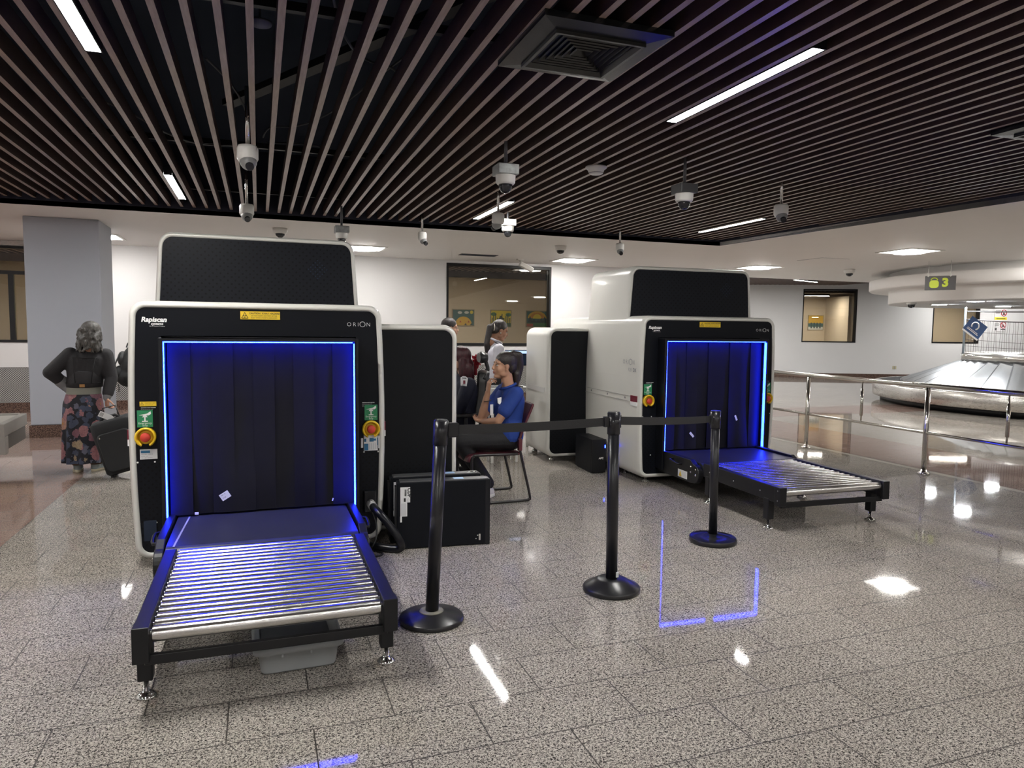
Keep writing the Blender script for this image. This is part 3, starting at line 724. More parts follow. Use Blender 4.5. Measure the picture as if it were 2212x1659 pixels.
def shell(parent, name, oargs, y0, y1, panel_mat, panel_name, hole=None, border=.045, m=WHITE, back=True):
    def lp(ins, y): return [V((x, y, z)) for x, z in outline(*oargs[:5], ins, *oargs[5:])]
    seq = [(border, y0+.014), (border, y0+.006), (border*.72, y0), (border*.4, y0+.002), (.012, y0+.012), (.003, y0+.03), (0, y0+.06), (0, y1-.06), (.003, y1-.03), (.012, y1-.012), (border*.4, y1-.002), (border*.72, y1), (border, y1-.006), (border, y1-.014)]
    loops = [lp(*s) for s in seq]; n = len(loops[0]); mb = MB()
    mb.add([p for l in loops for p in l], [(k*n+i, k*n+(i+1) % n, (k+1)*n+(i+1) % n, (k+1)*n+i) for k in range(len(loops)-1) for i in range(n)], True)
    o = mb.obj(name, m, parent)
    # front panel, with a rectangular hole for the tunnel
    b = bmesh.new(); vs = [b.verts.new((x, y0+.010, z)) for x, z in outline(*oargs[:5], border-.002, *oargs[5:])]
    ed = [b.edges.new((vs[i], vs[(i+1) % len(vs)])) for i in range(len(vs))]
    if hole:
        x0, x1, z0, z1 = hole; hv = [b.verts.new(p) for p in ((x0, y0+.010, z0), (x1, y0+.010, z0), (x1, y0+.010, z1), (x0, y0+.010, z1))]
        ed += [b.edges.new((hv[i], hv[(i+1) % 4])) for i in range(4)]
    bmesh.ops.triangle_fill(b, edges=ed, use_beauty=True, normal=(0, -1, 0))
    bmesh.ops.recalc_face_normals(b, faces=b.faces)
    if b.faces and sum(f.normal.y for f in b.faces) > 0: bmesh.ops.reverse_faces(b, faces=b.faces)
    me = bpy.data.meshes.new(panel_name); b.to_mesh(me); b.free(); link(panel_name, me, panel_mat, parent)
    if back:
        MB().add([V((x, y1-.010, z)) for x, z in outline(*oargs[:5], border-.002, *oargs[5:])], [tuple(range(n))]).obj('rear_panel', BLACK, parent)
    return o
def front_text(lines, m, parent, name): return text_mesh(lines, m, parent, name)
def scanner(loc, rz, label, L, tower, cab, side_sign, wide_text):
    t = thing('xray_scanner', label, 'x-ray scanner', loc, rz, 'baggage x-ray scanners')
    HW, ZT = .755, 1.652
    shell(t, 'housing', (-HW, HW, .055, ZT, .085, .026), 0, L, FRONTP, 'front_panel', hole=(-.585, .585, .16, 1.44), border=.042)
    # tower
    ty0, ty1, tz = tower
    shell(t, 'tower', (-.787, .787, .95, tz, .10, 0, .085), ty0, ty1, TOWERP, 'tower_panel', border=.038, back=False)
    mb = MB(); sx, sz = .42, 1.5+(1.95-1.5)*(tz/2.18)
    for i in range(-4, 5):
        for j in range(-4, 5):
            if (i+j) % 2 == 0 and i*i+j*j <= 17: mb.cyl((sx+i*.0175, ty0+.0085, sz+j*.0175), (sx+i*.0175, ty0+.013, sz+j*.0175), .0058, n=8)
    mb.obj('speaker_holes', VOID, t)
    # side cabinet
    c0, c1, cx = cab
    if cx < 0: shell(t, 'side_cabinet', (cx, -.60, .055, 1.53, .10, 0, 0, (1, 0, 0, 1)), c0, c1, CABP, 'cabinet_panel', border=.04)
    else: shell(t, 'side_cabinet', (.60, cx, .055, 1.53, .10, 0, 0, (0, 1, 1, 0)), c0, c1, CABP, 'cabinet_panel', border=.04)
    for sx in (-1, 1):
        X = HW+.026
        mb = MB().box(sx*X-.003, sx*X+.003, .10, L-.1, .852, .858).box(sx*X-.004, sx*X+.004, .10, L-.1, .800, .806)
        mb.obj('seam', mat('seam_grey', (.42, .41, .39), .5), t)
        mb = MB()
        for yy in (.30, .72, 1.15, 1.6, 2.05): mb.cyl((sx*(X-.002), yy, .83), (sx*(X+.003), yy, .83), .011, n=12)
        mb.obj('key_locks', mat('lock_grey', (.2, .2, .2), .4), t)
        if sx*cx > 0: # the seam runs on round the cabinet
            xx = cx
            MB().box(xx-.003, xx+.003, c0+.1, c1-.1, .79, .845).obj('seam', mat('seam_light', (.50, .49, .48), .4), t)
        BX('reflector_red', DKRED, t, sx*X-.0045, sx*X+.0045, .035, .175, .805, .865); BX('reflector_white', PAPER, t, sx*X-.0045, sx*X+.0045, .035, .175, .765, .804)
    # tunnel: hood frame, inside, leds, strips
    hd = MB(); a, w, zt, zb, yh = .585, .022, 1.43, .16, -.135
    hd.box(-a, -a+w, yh, .012, zb, zt).box(a-w, a, yh, .012, zb, zt).box(-a+w, a-w, yh, .012, zt-w, zt)
    hd.obj('tunnel_hood', BLACKG, t, bevel=.004)
    i = a-w
    MB().box(-i-.02, -i, .012, .5, .2, zt-w).box(i, i+.02, .012, .5, .2, zt-w).box(-i, i, .012, .5, zt-w, zt-w+.02).box(-i, i, .42, .44, .2, zt-w).obj('tunnel_lining', BLACK, t)
    for nm, q in (('led_strip', (-i, -i+.008, yh+.004, yh+.034, .335, zt-w-.002)), ('led_strip', (i-.008, i, yh+.004, yh+.034, .335, zt-w-.010)), ('led_strip', (-i+.010, i-.016, yh+.004, yh+.034, zt-w-.007, zt-w))):
        BX(nm, LED, t, *q)
    rnd = random.Random(3 if cx > 0 else 5)
    NS = 9; pw = (2*i-.035)/NS
    for k in range(NS):
        x0 = -i+.018+k*pw; x1 = x0+pw*1.05; yb = -.062+(.010 if k % 2 else 0); ph = rnd.uniform(0, 6); am = rnd.uniform(.004, .012); cv = rnd.uniform(-.008, .012)
        mb = MB(); nx, nz = 5, 14; z0, z1 = .338, zt-w
        for th in (0, .005):
            vs = []
            for j in range(nz+1):
                f = j/nz; z = z1+(z0-z1)*f
                for q in range(nx+1):
                    g = q/nx; vs.append((x0+(x1-x0)*g, yb+th+am*math.sin(3*f+ph)*f+cv*(4*g*(1-g))*f-.006*(g-.5)*f*math.cos(ph), z))
            fs = [(j*(nx+1)+q, j*(nx+1)+q+1, (j+1)*(nx+1)+q+1, (j+1)*(nx+1)+q) for j in range(nz) for q in range(nx)]
            mb.add(vs, fs if th == 0 else [tuple(reversed(f)) for f in fs], True)
        mb.obj('curtain_strip', STRIPM, t, fix=False)
    # conveyor bed
    yf = -.735
    bp = [(.10, .325), (.10, .20)]+[(yf+.062+.062*math.cos(tt), .263+.062*math.sin(tt)) for tt in [1.5*PI-PI*q/12 for q in range(13)]]
    MB().prism([(-.505, y, z) for y, z in bp], (1.01, 0, 0)).obj('conveyor_belt', BELT, t)
    for sx in (-1, 1):
        pts = [(0.0, .345), (0.0, .135), (-.60, .135)]+[(-.665+.085*math.cos(tt), .225+.085*math.sin(tt)) for tt in [1.5*PI-PI*q/12 for q in range(13)]]+[(-.60, .345)]
        x = .515 if sx > 0 else -.563
        sp = MB().prism([(x, y, z) for y, z in pts], (.048, 0, 0)).obj('side_plate', BLACKM, t, bevel=.006)
        xo = sx*.564; mb = MB()
        for (yy, zz) in ((-.62, .285), (-.62, .235), (-.70, .27), (-.70, .22), (-.1, .17), (-.45, .16)): mb.sphere((xo, yy, zz), (.007, .010, .010), 10, 6)
        mb.obj('bolts', CHROME, sp)
        mb = MB().tube([(xo, -.30, .30), (xo+sx*.035, -.31, .30), (xo+sx*.04, -.34, .298), (xo+sx*.04, -.42, .285), (xo+sx*.035, -.45, .28), (xo, -.46, .28)], .010, 8); mb.obj('handle', BLACKM, sp)
        q = MB().box(xo-.001, xo+.001, -.56, -.40, .155, .225).obj('warning_label', PAPER, sp)
        if sx < 0:
            MB().prism([(xo-.002, -.47, .165), (xo-.002, -.42, .165), (xo-.002, -.445, .215)], (-.001, 0, 0)).obj('warning_triangle', YELLOW, sp)
    if wide_text: MB().prism([(-.445, -.06, .3252), (-.435, -.06, .3252), (-.462, -.70, .3252), (-.472, -.70, .3252)], (0, 0, .0008)).obj('belt_seam', GREYINK, t)
    # front furniture
    def sticker(name, x0, x1, z0, z1, m, y=.008, par=None): return BX(name, m, par or t, x0, x1, y-.003, y+.001, z0, z1)
    st = sticker('caution_label', -.129, .108, 1.546, 1.597, YELLOW)
    front_text([('CAUTION  X-RAY HAZARD', .0150, (-.078, .0035, 1.584), 'LEFT', .0003, 0), ('DO NOT INSERT ANY PART OF THE', .0096, (-.066, .0035, 1.569), 'LEFT', 0, 0), ('BODY WHEN SYSTEM IS ENERGIZED', .0096, (-.066, .0035, 1.556), 'LEFT', 0, 0)], INK, st, 'lettering')
    def trefoil(px, pzz, s, par):
        mb = MB(); A = [(-s, -s*.8), (s, -s*.8), (0, s)]
        for k in range(3):
            (xa, za), (xb, zb) = A[k], A[(k+1) % 3]; mb.cyl((px+xa, .004, pzz+za), (px+xb, .004, pzz+zb), s*.07, n=6)
        for k in range(3):
            tt = PI/2+2*PI*k/3+PI; mb.cyl((px+s*.3*math.cos(tt), .0035, pzz-s*.2+s*.3*math.sin(tt)), (px+s*.3*math.cos(tt), .0045, pzz-s*.2+s*.3*math.sin(tt)), s*.17, n=10)
        mb.obj('radiation_symbol', INK, par)
    trefoil(-.103, 1.570, .02, st)
    front_text([('Rapiscan', .040, (-.69, .008, 1.536), 'LEFT', .0016, .18), ('systems', .021, (-.636, .008, 1.511), 'LEFT', .0007, .1), ('An OSI Systems Company', .008, (-.645, .008, 1.497), 'LEFT', 0, 0)], WHITEINK, t, 'maker_lettering')
    def orion(x, z, s, nm, y=.008, R=(1, 0, 0), P=None, m=WHITEINK):
        Rv = V(R); P = P or V((x, y, z))
        ls = [('O', s, P, 'LEFT', -.0006, 0), ('R', s, P+Rv*s*1.05, 'LEFT', -.0006, 0), ('I', s, P+Rv*s*1.86, 'LEFT', -.0006, 0), ('O', s*1.5, P+Rv*s*2.15, 'LEFT', -.0012, 0), ('N', s, P+Rv*s*3.42, 'LEFT', -.0006, 0)]
        text_mesh(ls, m, t, nm, R)
    orion(.527, 1.522, .037, 'model_lettering')
    for sx in (-1, 1):
        gx = sx*.683
        g = sticker('stop_label', gx-.043, gx+.043, .882, .985, GREEN)
        mb = MB().prism([(gx-.034, .0045, .956), (gx+.012, .0045, .965), (gx+.032, .0045, .979), (gx+.034, .0045, .963), (gx+.022, .0045, .954), (gx-.005, .0045, .953)], (0, -.001, 0))
        mb.box(gx-.004, gx+.004, .0035, .0045, .921, .950).box(gx-.016, gx+.016, .0035, .0045, .915, .921).prism([(gx-.016, .0045, .943), (gx+.016, .0045, .943), (gx+.008, .0045, .953), (gx-.008, .0045, .953)], (0, -.001, 0))
        mb.obj('push_symbol', WHITEINK, g); front_text([('Emergency', .0165, (gx, .004, .906), 'CENTER', 0, 0), ('Stop', .0165, (gx, .004, .892), 'CENTER', 0, 0)], WHITEINK, g, 'lettering')
        # guarded push button
        mb = MB(); T = M.Translation((gx-.003*sx, .008, .822)) @ M.Rotation(PI/2, 4, 'X'); nn = 30; vs = []; fs = []
        ang = [1.5*PI+.42+(2*PI-.84)*q/nn for q in range(nn+1)]
        for r, z in ((.046, 0), (.060, 0), (.060, .030), (.054, .036), (.047, .034), (.042, .004)):
            vs += [T @ V((r*math.cos(q), r*math.sin(q), z)) for q in ang]
        for a_ in range(5):
            for q in range(nn): fs.append((a_*(nn+1)+q, a_*(nn+1)+q+1, (a_+1)*(nn+1)+q+1, (a_+1)*(nn+1)+q))
        mb.add(vs, fs, True); mb.lathe([(.044, .001), (.044, .006), (.03, .008)], c=T.translation, T=T.to_3x3().to_4x4(), n=24)
        eb = mb.obj('emergency_button', YPLAST, t)
        MB().lathe([(.018, .006), (.018, .020), (.028, .024), (.028, .038), (.022, .043), (0, .044)], c=T.translation, T=T.to_3x3().to_4x4(), n=24).obj('push_button', RPLAST, eb)
        x = -.704 if sx < 0 else .625
        front_text([('CAUTION X-RAY HAZARD', .0068, (x, .008, 1.000), 'LEFT', .0002, 0), ('Do not insert any part of the', .0056, (x, .008, .990), 'LEFT', 0, 0), ('body when system is', .0062, (x, .008, .982), 'LEFT', 0, 0), ('energized', .0062, (x, .008, .974), 'LEFT', 0, 0)], WHITEINK, t, 'notice_lettering')
        mb = MB()
        for zz in (.665, .285): 
            for xx in (.635, .73): mb.sphere((sx*xx, .009, zz), (.006, .004, .006), 8, 5)
        mb.obj('panel_screws', CAMW, t)
    if wide_text:     # the nearer machine carries more plates
        yl = sticker('caution_label', -.710, -.618, 1.010, 1.038, YELLOW); trefoil(-.697, 1.025, .010, yl)
        front_text([('CAUTION X-RAY', .0075, (-.681, .004, 1.029), 'LEFT', 0, 0), ('do not insert any part', .0052, (-.681, .004, 1.018), 'LEFT', 0, 0)], INK, yl, 'lettering')
        dp = sticker('data_plate', -.716, -.62, .684, .745, PAPER)
        MB().box(-.71, -.66, .003, .0045, .722, .738).obj('blue_band', BLUEINK, dp); front_text([('MODEL 928DX', .010, (-.71, .0035, .714), 'LEFT', 0, 0), ('SERIAL NO.', .008, (-.71, .0035, .702), 'LEFT', 0, 0), ('100-240V  50/60Hz', .008, (-.71, .0035, .692), 'LEFT', 0, 0)], GREYINK, dp, 'lettering')
        rp = sticker('rating_plate', .634, .728, .674, .782, PAPER)
        mb = MB()
        for q in ((.637, .650, .735, .757), (.672, .700, .735, .760), (.700, .715, .741, .755), (.637, .664, .678, .722), (.724, .728, .71, .76)): mb.box(q[0], q[1], .003, .0045, q[2], q[3])
        mb.obj('blue_blocks', BLUEINK, rp); mb = MB()
        for q in range(5): mb.box(.672+q*.013, .6735+q*.013, .0035, .0045, .682, .724)
        mb.obj('table_lines', GREYINK, rp)
        sticker('side_label', .615, .629, .695, .76, PAPER); sticker('side_label', .732, .748, .688, .774, PAPER)
        bx = MB().box(-.705, -.635, -.001, .012, .175, .30); bx.obj('socket_recess', VOID, t)
        BX('cable_box', BLACKG, t, .628, .712, -.03, .012, .255, .405, .008)
    else:
        orion(0, 0, .062, 'side_lettering', R=(0, -1, 0), P=V((-HW-.030, .36, 1.19)), m=mat('ink_silver', (.24, .25, .28), .35, .3))
        text_mesh([('928', .05, V((-HW-.030, .24, 1.115)), 'LEFT', -.0005, 0), ('DX', .05, V((-HW-.030, .135, 1.115)), 'LEFT', .0012, 0)], MATS['ink_silver'], t, 'side_lettering', (0, -1, 0))
    # levelling feet and dark underside
    BX('underframe', BLACKM, t, -HW+.12, HW-.12, .12, L-.12, .045, .075)
    for sx in (-1, 1):
        for yy in (.10, .55, L-.55, L-.12): 
            MB().lathe([(.04, 0), (.04, .010), (.014, .022), (.014, .07)], c=(sx*(HW-.12), yy, 0), n=16).obj('levelling_foot', CHROME, t)
    for yy in (c0+.1, c1-.1):
        MB().lathe([(.035, 0), (.035, .03), (.014, .035), (.014, .07)], c=(cx+(.1 if cx < 0 else -.1), yy, 0), n=16).obj('levelling_foot', CHROME, t)
    # small papers stuck to the strips
    def scrap(x, z, w, h, rot, y=-.072):
        T = M.Translation((x, y, z)) @ M.Rotation(rot, 4, 'Y'); MB().box(-w/2, w/2, -.003, -.002, -h/2, h/2, T).obj('stuck_label', PAPER, t)
        return T
    if wide_text:
        T = scrap(-.235, .445, .058, .045, -.55); text_mesh([('XSEC 42', .009, T @ V((-.024, -.004, .012)), 'LEFT', 0, 0), ('IN 80', .009, T @ V((-.02, -.004, -.008)), 'LEFT', 0, 0)], INK, t, 'scrap_lettering', T.to_3x3() @ V((1, 0, 0)), T.to_3x3() @ V((0, 0, 1)))
        scrap(-.40, .345, .022, .016, 0); scrap(.42, .375, .008, .02, .3)
    else:
        scrap(-.23, .485, .022, .062, -.75); scrap(.27, .64, .02, .055, -.42)
    return t
SC1 = scanner((.021, 4.79, 0), 0, 'nearer x-ray scanner at the left with rollers and grey tub in front', 2.5, (1.0, 2.1, 2.19), (.20, 1.15, 1.34), -1, True)
SC2 = scanner((4.25, 6.02, 0), math.radians(-2.5), 'farther white x-ray scanner at the right, seen with its long white side', 2.5, (.38, 1.40, 2.165), (1.30, 2.10, -1.255), -1, False)
# cables of the nearer scanner
def local(o, p): return V(p)-o.location
mb = MB(); P1 = [pY(px, py, yy)-SC1.location for px, py, yy in ((799, 1085, 4.78), (806, 1095, 4.70), (822, 1112, 4.62), (845, 1140, 4.58), (862, 1163, 4.57), (867, 1176, 4.6), (862, 1185, 4.63))]
P1 += [V((P1[-1].x-.10, -.10, .03)), V((P1[-1].x-.22, .02, .03)), V((P1[-1].x-.35, .2, .03))]
def smooth(P, n=6):
    out = []
    for i in range(len(P)-1):
        p0, p1, p2, p3 = P[max(i-1, 0)], P[i], P[i+1], P[min(i+2, len(P)-1)]
        for k in range(n):
            f = k/n; out.append(.5*((2*p1)+(p2-p0)*f+(2*p0-5*p1+4*p2-p3)*f*f+(3*p1-p0-3*p2+p3)*f**3))
    return out+[P[-1]]
mb.tube(smooth(P1), .026, 12); mb.obj('power_cable', BLACKG, SC1)
MB().tube([P1[0]+V((-.004, 0, .02)), P1[0], P1[1]], .030, 12).obj('cable_collar', mat('collar_grey', (.30, .30, .31), .4), SC1)
P2 = [pY(px, py, yy)-SC1.location for px, py, yy in ((801, 1100, 4.74), (812, 1130, 4.74), (813, 1160, 4.70), (803, 1182, 4.68))]+[pz(px, py, .008)-SC1.location for px, py in ((800, 1186), (815, 1190), (827, 1195), (822, 1200), (808, 1202))]
MB().tube(smooth(P2), .006, 8).obj('thin_cable', RUBBER, SC1)
# ------------------------------------------------------------------ roller tables
def roller_table(loc, rz, label):
    t = thing('roller_table', label, 'roller conveyor', loc, rz, 'roller tables in front of the scanners'); L = 1.08
    for sx in (-1, 1):
        x0, x1 = (.452, .508) if sx > 0 else (-.508, -.452)
        sr = MB().box(x0, x1, -L, -.05, .225, .345).obj('side_rail', BLACKM, t, bevel=.004)
        mb = MB()
        for yy, zz in ((-.15, .28), (-.5, .28), (-.85, .28), (-L+.02, .32), (-L+.02, .245)): mb.sphere((sx*.509, yy, zz), (.003, .006, .006), 8, 5)
        mb.obj('bolts', GREYINK, sr)
        BX('end_plate', BLACKM, t, x0-.002, x1+.002, -L-.008, -L+.06, .205, .347, .003)
        for yy in (-.93, -.12):
            lx = sx*.485
            lg = MB().box(lx-.029, lx+.029, yy-.03, yy+.03, .075, .24).obj('leg', BLACKM, t, bevel=.006)
            MB().lathe([(.04, 0), (.041, .008), (.022, .022), (.011, .028), (.011, .08)], c=(lx, yy, 0), n=20).obj('foot', CHROME, lg)
    BX('crossbar', BLACKM, t, -.47, .47, -L+.02, -L+.045, .185, .225, .003); BX('crossbar', BLACKM, t, -.47, .47, -.13, -.10, .19, .225)
    for k in range(18):
        y = -.035-.0585*k; r = .0255 if k < 17 else .031
        if k == 17: y = -L+.035
        mb = MB(); mb.cyl((-.442, y, .309 if k < 17 else .304), (.442, y, .309 if k < 17 else .304), r, n=20); mb.cyl((-.4515, y, .312), (.4515, y, .312), .012, n=10)
        o = mb.obj('roller', ROLLER, t, bevel=.003)
    return t
roller_table((.034, 4.035, 0), 0, 'nearer black roller table with shiny steel rollers, over the grey tub')
roller_table((4.19, 5.29, 0), math.radians(-2.5), 'farther black roller table in front of the white sided scanner')
# ------------------------------------------------------------------ plastic tub
t = thing('plastic_tub', 'translucent grey plastic tub on the floor under the nearer roller table', 'tub', (.14, 3.34, 0), .03)
def rr(hx, hy, r, z, n=6):
    out = []
    for cx, cy, t0 in ((hx-r, hy-r, 0), (-hx+r, hy-r, PI/2), (-hx+r, -hy+r, PI), (hx-r, -hy+r, 1.5*PI)):
        for i in range(n): out.append(V((cx+r*math.cos(t0+PI/2*i/(n-1)), cy+r*math.sin(t0+PI/2*i/(n-1)), z)))
    return out
def lofts(loops, cap0=True, cap1=True, sm=True):
    mb = MB(); n = len(loops[0]); mb.add([p for l in loops for p in l], [(k*n+i, k*n+(i+1) % n, (k+1)*n+(i+1) % n, (k+1)*n+i) for k in range(len(loops)-1) for i in range(n)], sm)
    if cap0: mb.add(loops[0], [tuple(reversed(range(n)))])
    if cap1: mb.add(loops[-1], [tuple(range(n))])
    return mb
lofts([rr(.155, .20, .03, .004), rr(.160, .205, .035, .012), rr(.170, .217, .035, .098), rr(.190, .237, .04, .100), rr(.192, .239, .04, .116), rr(.186, .234, .04, .126), rr(.174, .222, .035, .126), rr(.160, .208, .035, .11), rr(.150, .195, .03, .014)]).obj('tub_body', GREYPL, t)
mb = MB()
for x in (-.075, .045): mb.box(x, x+.008, -.226, -.214, .082, .10)
mb.obj('ribs', GREYPL, t)
lofts([rr(.152, .2, .03, .02), rr(.152, .2, .03, .075)]).obj('dark_contents', mat('tub_contents', (.06, .065, .075), .6), t)
# ------------------------------------------------------------------ computer cases on the floor
def case(loc, rz, label, d=.10, w=.64, h=.46, lab=True):
    t = thing('computer_case', label, 'computer case', loc, rz, 'black cases beside the nearer scanner')
    BX('case_body', BLACK, t, 0, w, 0, d, .004, h, .006)
    BX('top_trim', mat('case_trim', (.10, .10, .105), .35, .4), t, .02, w-.01, .008, d-.008, h-.004, h+.008, .003); BX('blue_sticker', mat('sticker_light_blue', (.30, .45, .70), .4), t, .39, .46, .02, d-.02, h+.008, h+.0095)
    BX('end_cap', BLACKG, t, w-.035, w+.003, -.002, d+.002, .002, h+.004, .006)
    if lab:
        l = MB().box(.022, .088, -.0025, -.001, h-.135, h-.03).obj('address_label', PAPER, t)
        text_mesh([('CDP', .032, (.081, -.003, h-.036), 'LEFT', .0012, 0), ('CE', .03, (.075, -.003, h-.107), 'LEFT', -.001, 0)], INK, l, 'lettering', (0, 0, -1), (1, 0, 0))
        mb = MB()
        for k in range(9): mb.box(.050+k*.0015, .0508+k*.0015, -.003, -.0024, h-.09, h-.045)
        mb.box(.045, .058, -.003, -.0024, h-.13, h-.105); mb.obj('barcode', INK, l)
        l2 = MB().box(.022, .068, -.0024, -.001, h-.23, h-.135).box(.020, .033, -.0024, -.001, h-.27, h-.23).obj('spec_label', PAPER, t)
        mb = MB()
        for k in range(6): mb.box(.028+k*.006, .0295+k*.006, -.003, -.0023, h-.225, h-.14)
        mb.obj('text_lines', GREYINK, l2)
    BX('metal_badge', CHROME, t, w-.077, w-.064, -.003, -.001, .035, .08); MB().box(w-.1, w-.092, -.003, -.001, .045, .049).box(w-.088, w-.080, -.003, -.001, .068, .073).obj('badge_dots', CAMW, t)
    MB().box(-.012, 0, .02, d-.02, .05, h-.03).obj('rear_connectors', RUBBER, t)
    return t
case((.862, 4.70, 0), -.10, 'front black computer case on the floor with white CDP labels, nearest the viewer')
case((.842, 4.84, 0), -.05, 'black computer case standing behind the front one, against the scanner', h=.468)
t = thing('caster_knob', 'black knob and silver clip on the end of the rear computer case', 'knob', (1.455, 4.86, .42)); MB().cyl((.02, 0, 0), (.065, -.01, 0), .028, .026, 16).obj('knob', RUBBER, t); MB().tube([(-.06, 0, .05), (0, 0, .055), (.03, 0, .03)], .008, 8).obj('clip', CHROME, t)
t = thing('power_unit', 'black box on the floor between the white cabinet and the second scanner', 'power unit', (3.33, 6.66, 0), -.05)
BX('case_body', BLACK, t, -.06, .10, 0, .45, .01, .36, .006); BX('front_bezel', BLACKM, t, -.06, .10, -.012, 0, .01, .362, .004); BX('status_light', LED, t, .085, .094, -.016, -.012, .27, .30)
text_mesh([('APC', .028, (.02, -.0135, .16), 'LEFT', .001, 0)], CAMW, t, 'lettering'); BX('foot_rail', RUBBER, t, -.05, .09, .02, .43, 0, .012)
# ------------------------------------------------------------------ barrier posts
def stanchion(base, top, label, dish, r=.165, sticker=False):
    t = thing('barrier_post', label, 'barrier post', (base[0], base[1], 0), 0, 'black belt barrier posts'); tp = V(top)-V((base[0], base[1], 0)); ax = tp.normalized()
    PM = mat('post_black', (.010, .010, .013), .28); BM = mat('base_black', (.013, .013, .015), .3, noise=.3, nscale=14)
    if dish == 2: prof = [(r*.97, 0), (r, .006), (r, .034), (r*.985, .036), (r*.95, .028), (.07, .040), (.036, .062), (.036, .06), (0, .06)]
    elif dish == 1: prof = [(r*.97, 0), (r, .006), (r, .022), (r*.97, .030), (.085, .068), (.075, .074), (0, .074)]
    else: prof = [(r*.97, 0), (r, .006), (r, .020), (r*.97, .026), (.07, .045), (.06, .050), (0, .052)]
    MB().lathe(prof, n=56).obj('base', BM, t)
    if dish == 0: MB().lathe([(.062, .048), (.060, .054), (.036, .056)], n=32).obj('collar', mat('collar_worn', (.16, .15, .12), .5), t)
    b0 = ax*.05
    MB().cyl(b0, tp, .0335 if dish < 2 else .030, n=28).obj('pole', PM, t)
    hd = MB().cyl(tp-ax*.12, tp+ax*.002, .037 if dish < 2 else .034, n=28).cyl(tp, tp+ax*.008, .035, .032, 28).obj('head', PM, t)
    return t, tp
s1, t1 = stanchion((.818, 3.49), (.862, 3.478, 1.035), 'leaning barrier post with flat base beside the nearer roller table', 0)
s2, t2 = stanchion((1.905, 3.585), (1.892, 3.578, 1.035), 'middle barrier post with cone shaped base holding both belts', 1)
s3, t3 = stanchion((3.045, 4.215), (3.028, 4.205, .94), 'farthest barrier post with dished base, beside the second roller table', 2)
def belt(par, a, b, w, sag, name='belt'):
    a, b = V(a), V(b); mb = MB(); vs = []; n = 16; d = (b-a).normalized(); nn = V((-d.y, d.x, 0))*.0012
    for i in range(n+1):
        f = i/n; p = a+(b-a)*f - V((0, 0, 4*sag*f*(1-f)))
        vs += [p+V((0, 0, w/2))-nn, p-V((0, 0, w/2))-nn, p-V((0, 0, w/2))+nn, p+V((0, 0, w/2))+nn]
    fs = [(4*i+k, 4*i+(k+1) % 4, 4*i+4+(k+1) % 4, 4*i+4+k) for i in range(n) for k in range(4)]
    mb.add([v-par.location for v in vs], fs); return mb.obj(name, mat('belt_webbing', (.020, .020, .022), .6, bump=.1, bscale=200), par)
g1 = s1.location+t1; g2 = s2.location+t2; g3 = s3.location+t3
belt(s2, g1+V((.085, .01, -.048)), g2+V((-.036, 0, -.048)), .048, .006)
belt(s2, g2+V((.036, .012, -.046)), g3+V((-.034, 0, -.052)), .048, .008)
BX('belt_clip', mat('post_black', (0, 0, 0)), s1, t1.x+.034, t1.x+.092, t1.y-.012, t1.y+.030, t1.z-.085, t1.z-.012, .006)
BX('belt_clip', RUBBER, s2, t2.x-.062, t2.x-.034, t2.y-.014, t2.y+.014, t2.z-.078, t2.z-.018, .004); BX('belt_clip', RUBBER, s2, t2.x+.034, t2.x+.044, t2.y-.012, t2.y+.02, t2.z-.085, t2.z-.010, .004)
BX('belt_clip', RUBBER, s3, t3.x-.044, t3.x-.03, t3.y-.014, t3.y+.014, t3.z-.09, t3.z-.02, .004)
BX('white_sticker', PAPER, s2, .010, .026, -.036, -.030, .085, .115)
# ------------------------------------------------------------------ grey conveyor end at the left edge
Ac, Bc = pz(57, 893, .56), pz(12, 915, .56); e1 = (V((Bc.x, Bc.y, 0))-V((Ac.x, Ac.y, 0))); Lr = e1.length; e1.normalize(); e2 = V((-e1.y, e1.x, 0))
if e2.x > 0: e2 = -e2
t = thing('metal_conveyor', 'grey metal conveyor end cut off by the left edge, beside the column', 'conveyor', (Ac.x, Ac.y, 0))
GM = mat('conveyor_grey', (.34, .33, .31), .35, .5, noise=.1, nscale=6); W_ = Lr
def cb(name, m, u0, u1, v0, v1, z0, z1, bev=.004):
    return MB().prism([e1*u0+e2*v0+V((0, 0, z0)), e1*u1+e2*v0+V((0, 0, z0)), e1*u1+e2*v1+V((0, 0, z0)), e1*u0+e2*v1+V((0, 0, z0))], V((0, 0, z1-z0))).obj(name, m, t, bevel=bev)
ep = cb('end_beam', GM, -.02, W_+.06, 0, .06, .44, .56); cb('end_panel', mat('conveyor_dark', (.11, .105, .10), .45, .3), .02, W_-.02, .01, .05, .30, .44)
cb('corner_post', GM, W_-.06, W_+.06, -.004, .09, .27, .44); cb('side_rail', GM, W_, W_+.06, .06, 2.2, .40, .565); cb('side_rail', GM, -.02, .04, .06, 2.2, .40, .565)
cb('bed', STEEL, .04, W_, .06, 2.2, .50, .53); cb('cover_plate', mat('conveyor_plate', (.42, .40, .37), .3, .3), .04, W_, .06, .22, .53, .548); cb('leg_box', BLACKM, .10, W_-.05, .35, .65, 0, .50); cb('leg_box', BLACKM, .10, W_-.05, 1.5, 1.8, 0, .50)
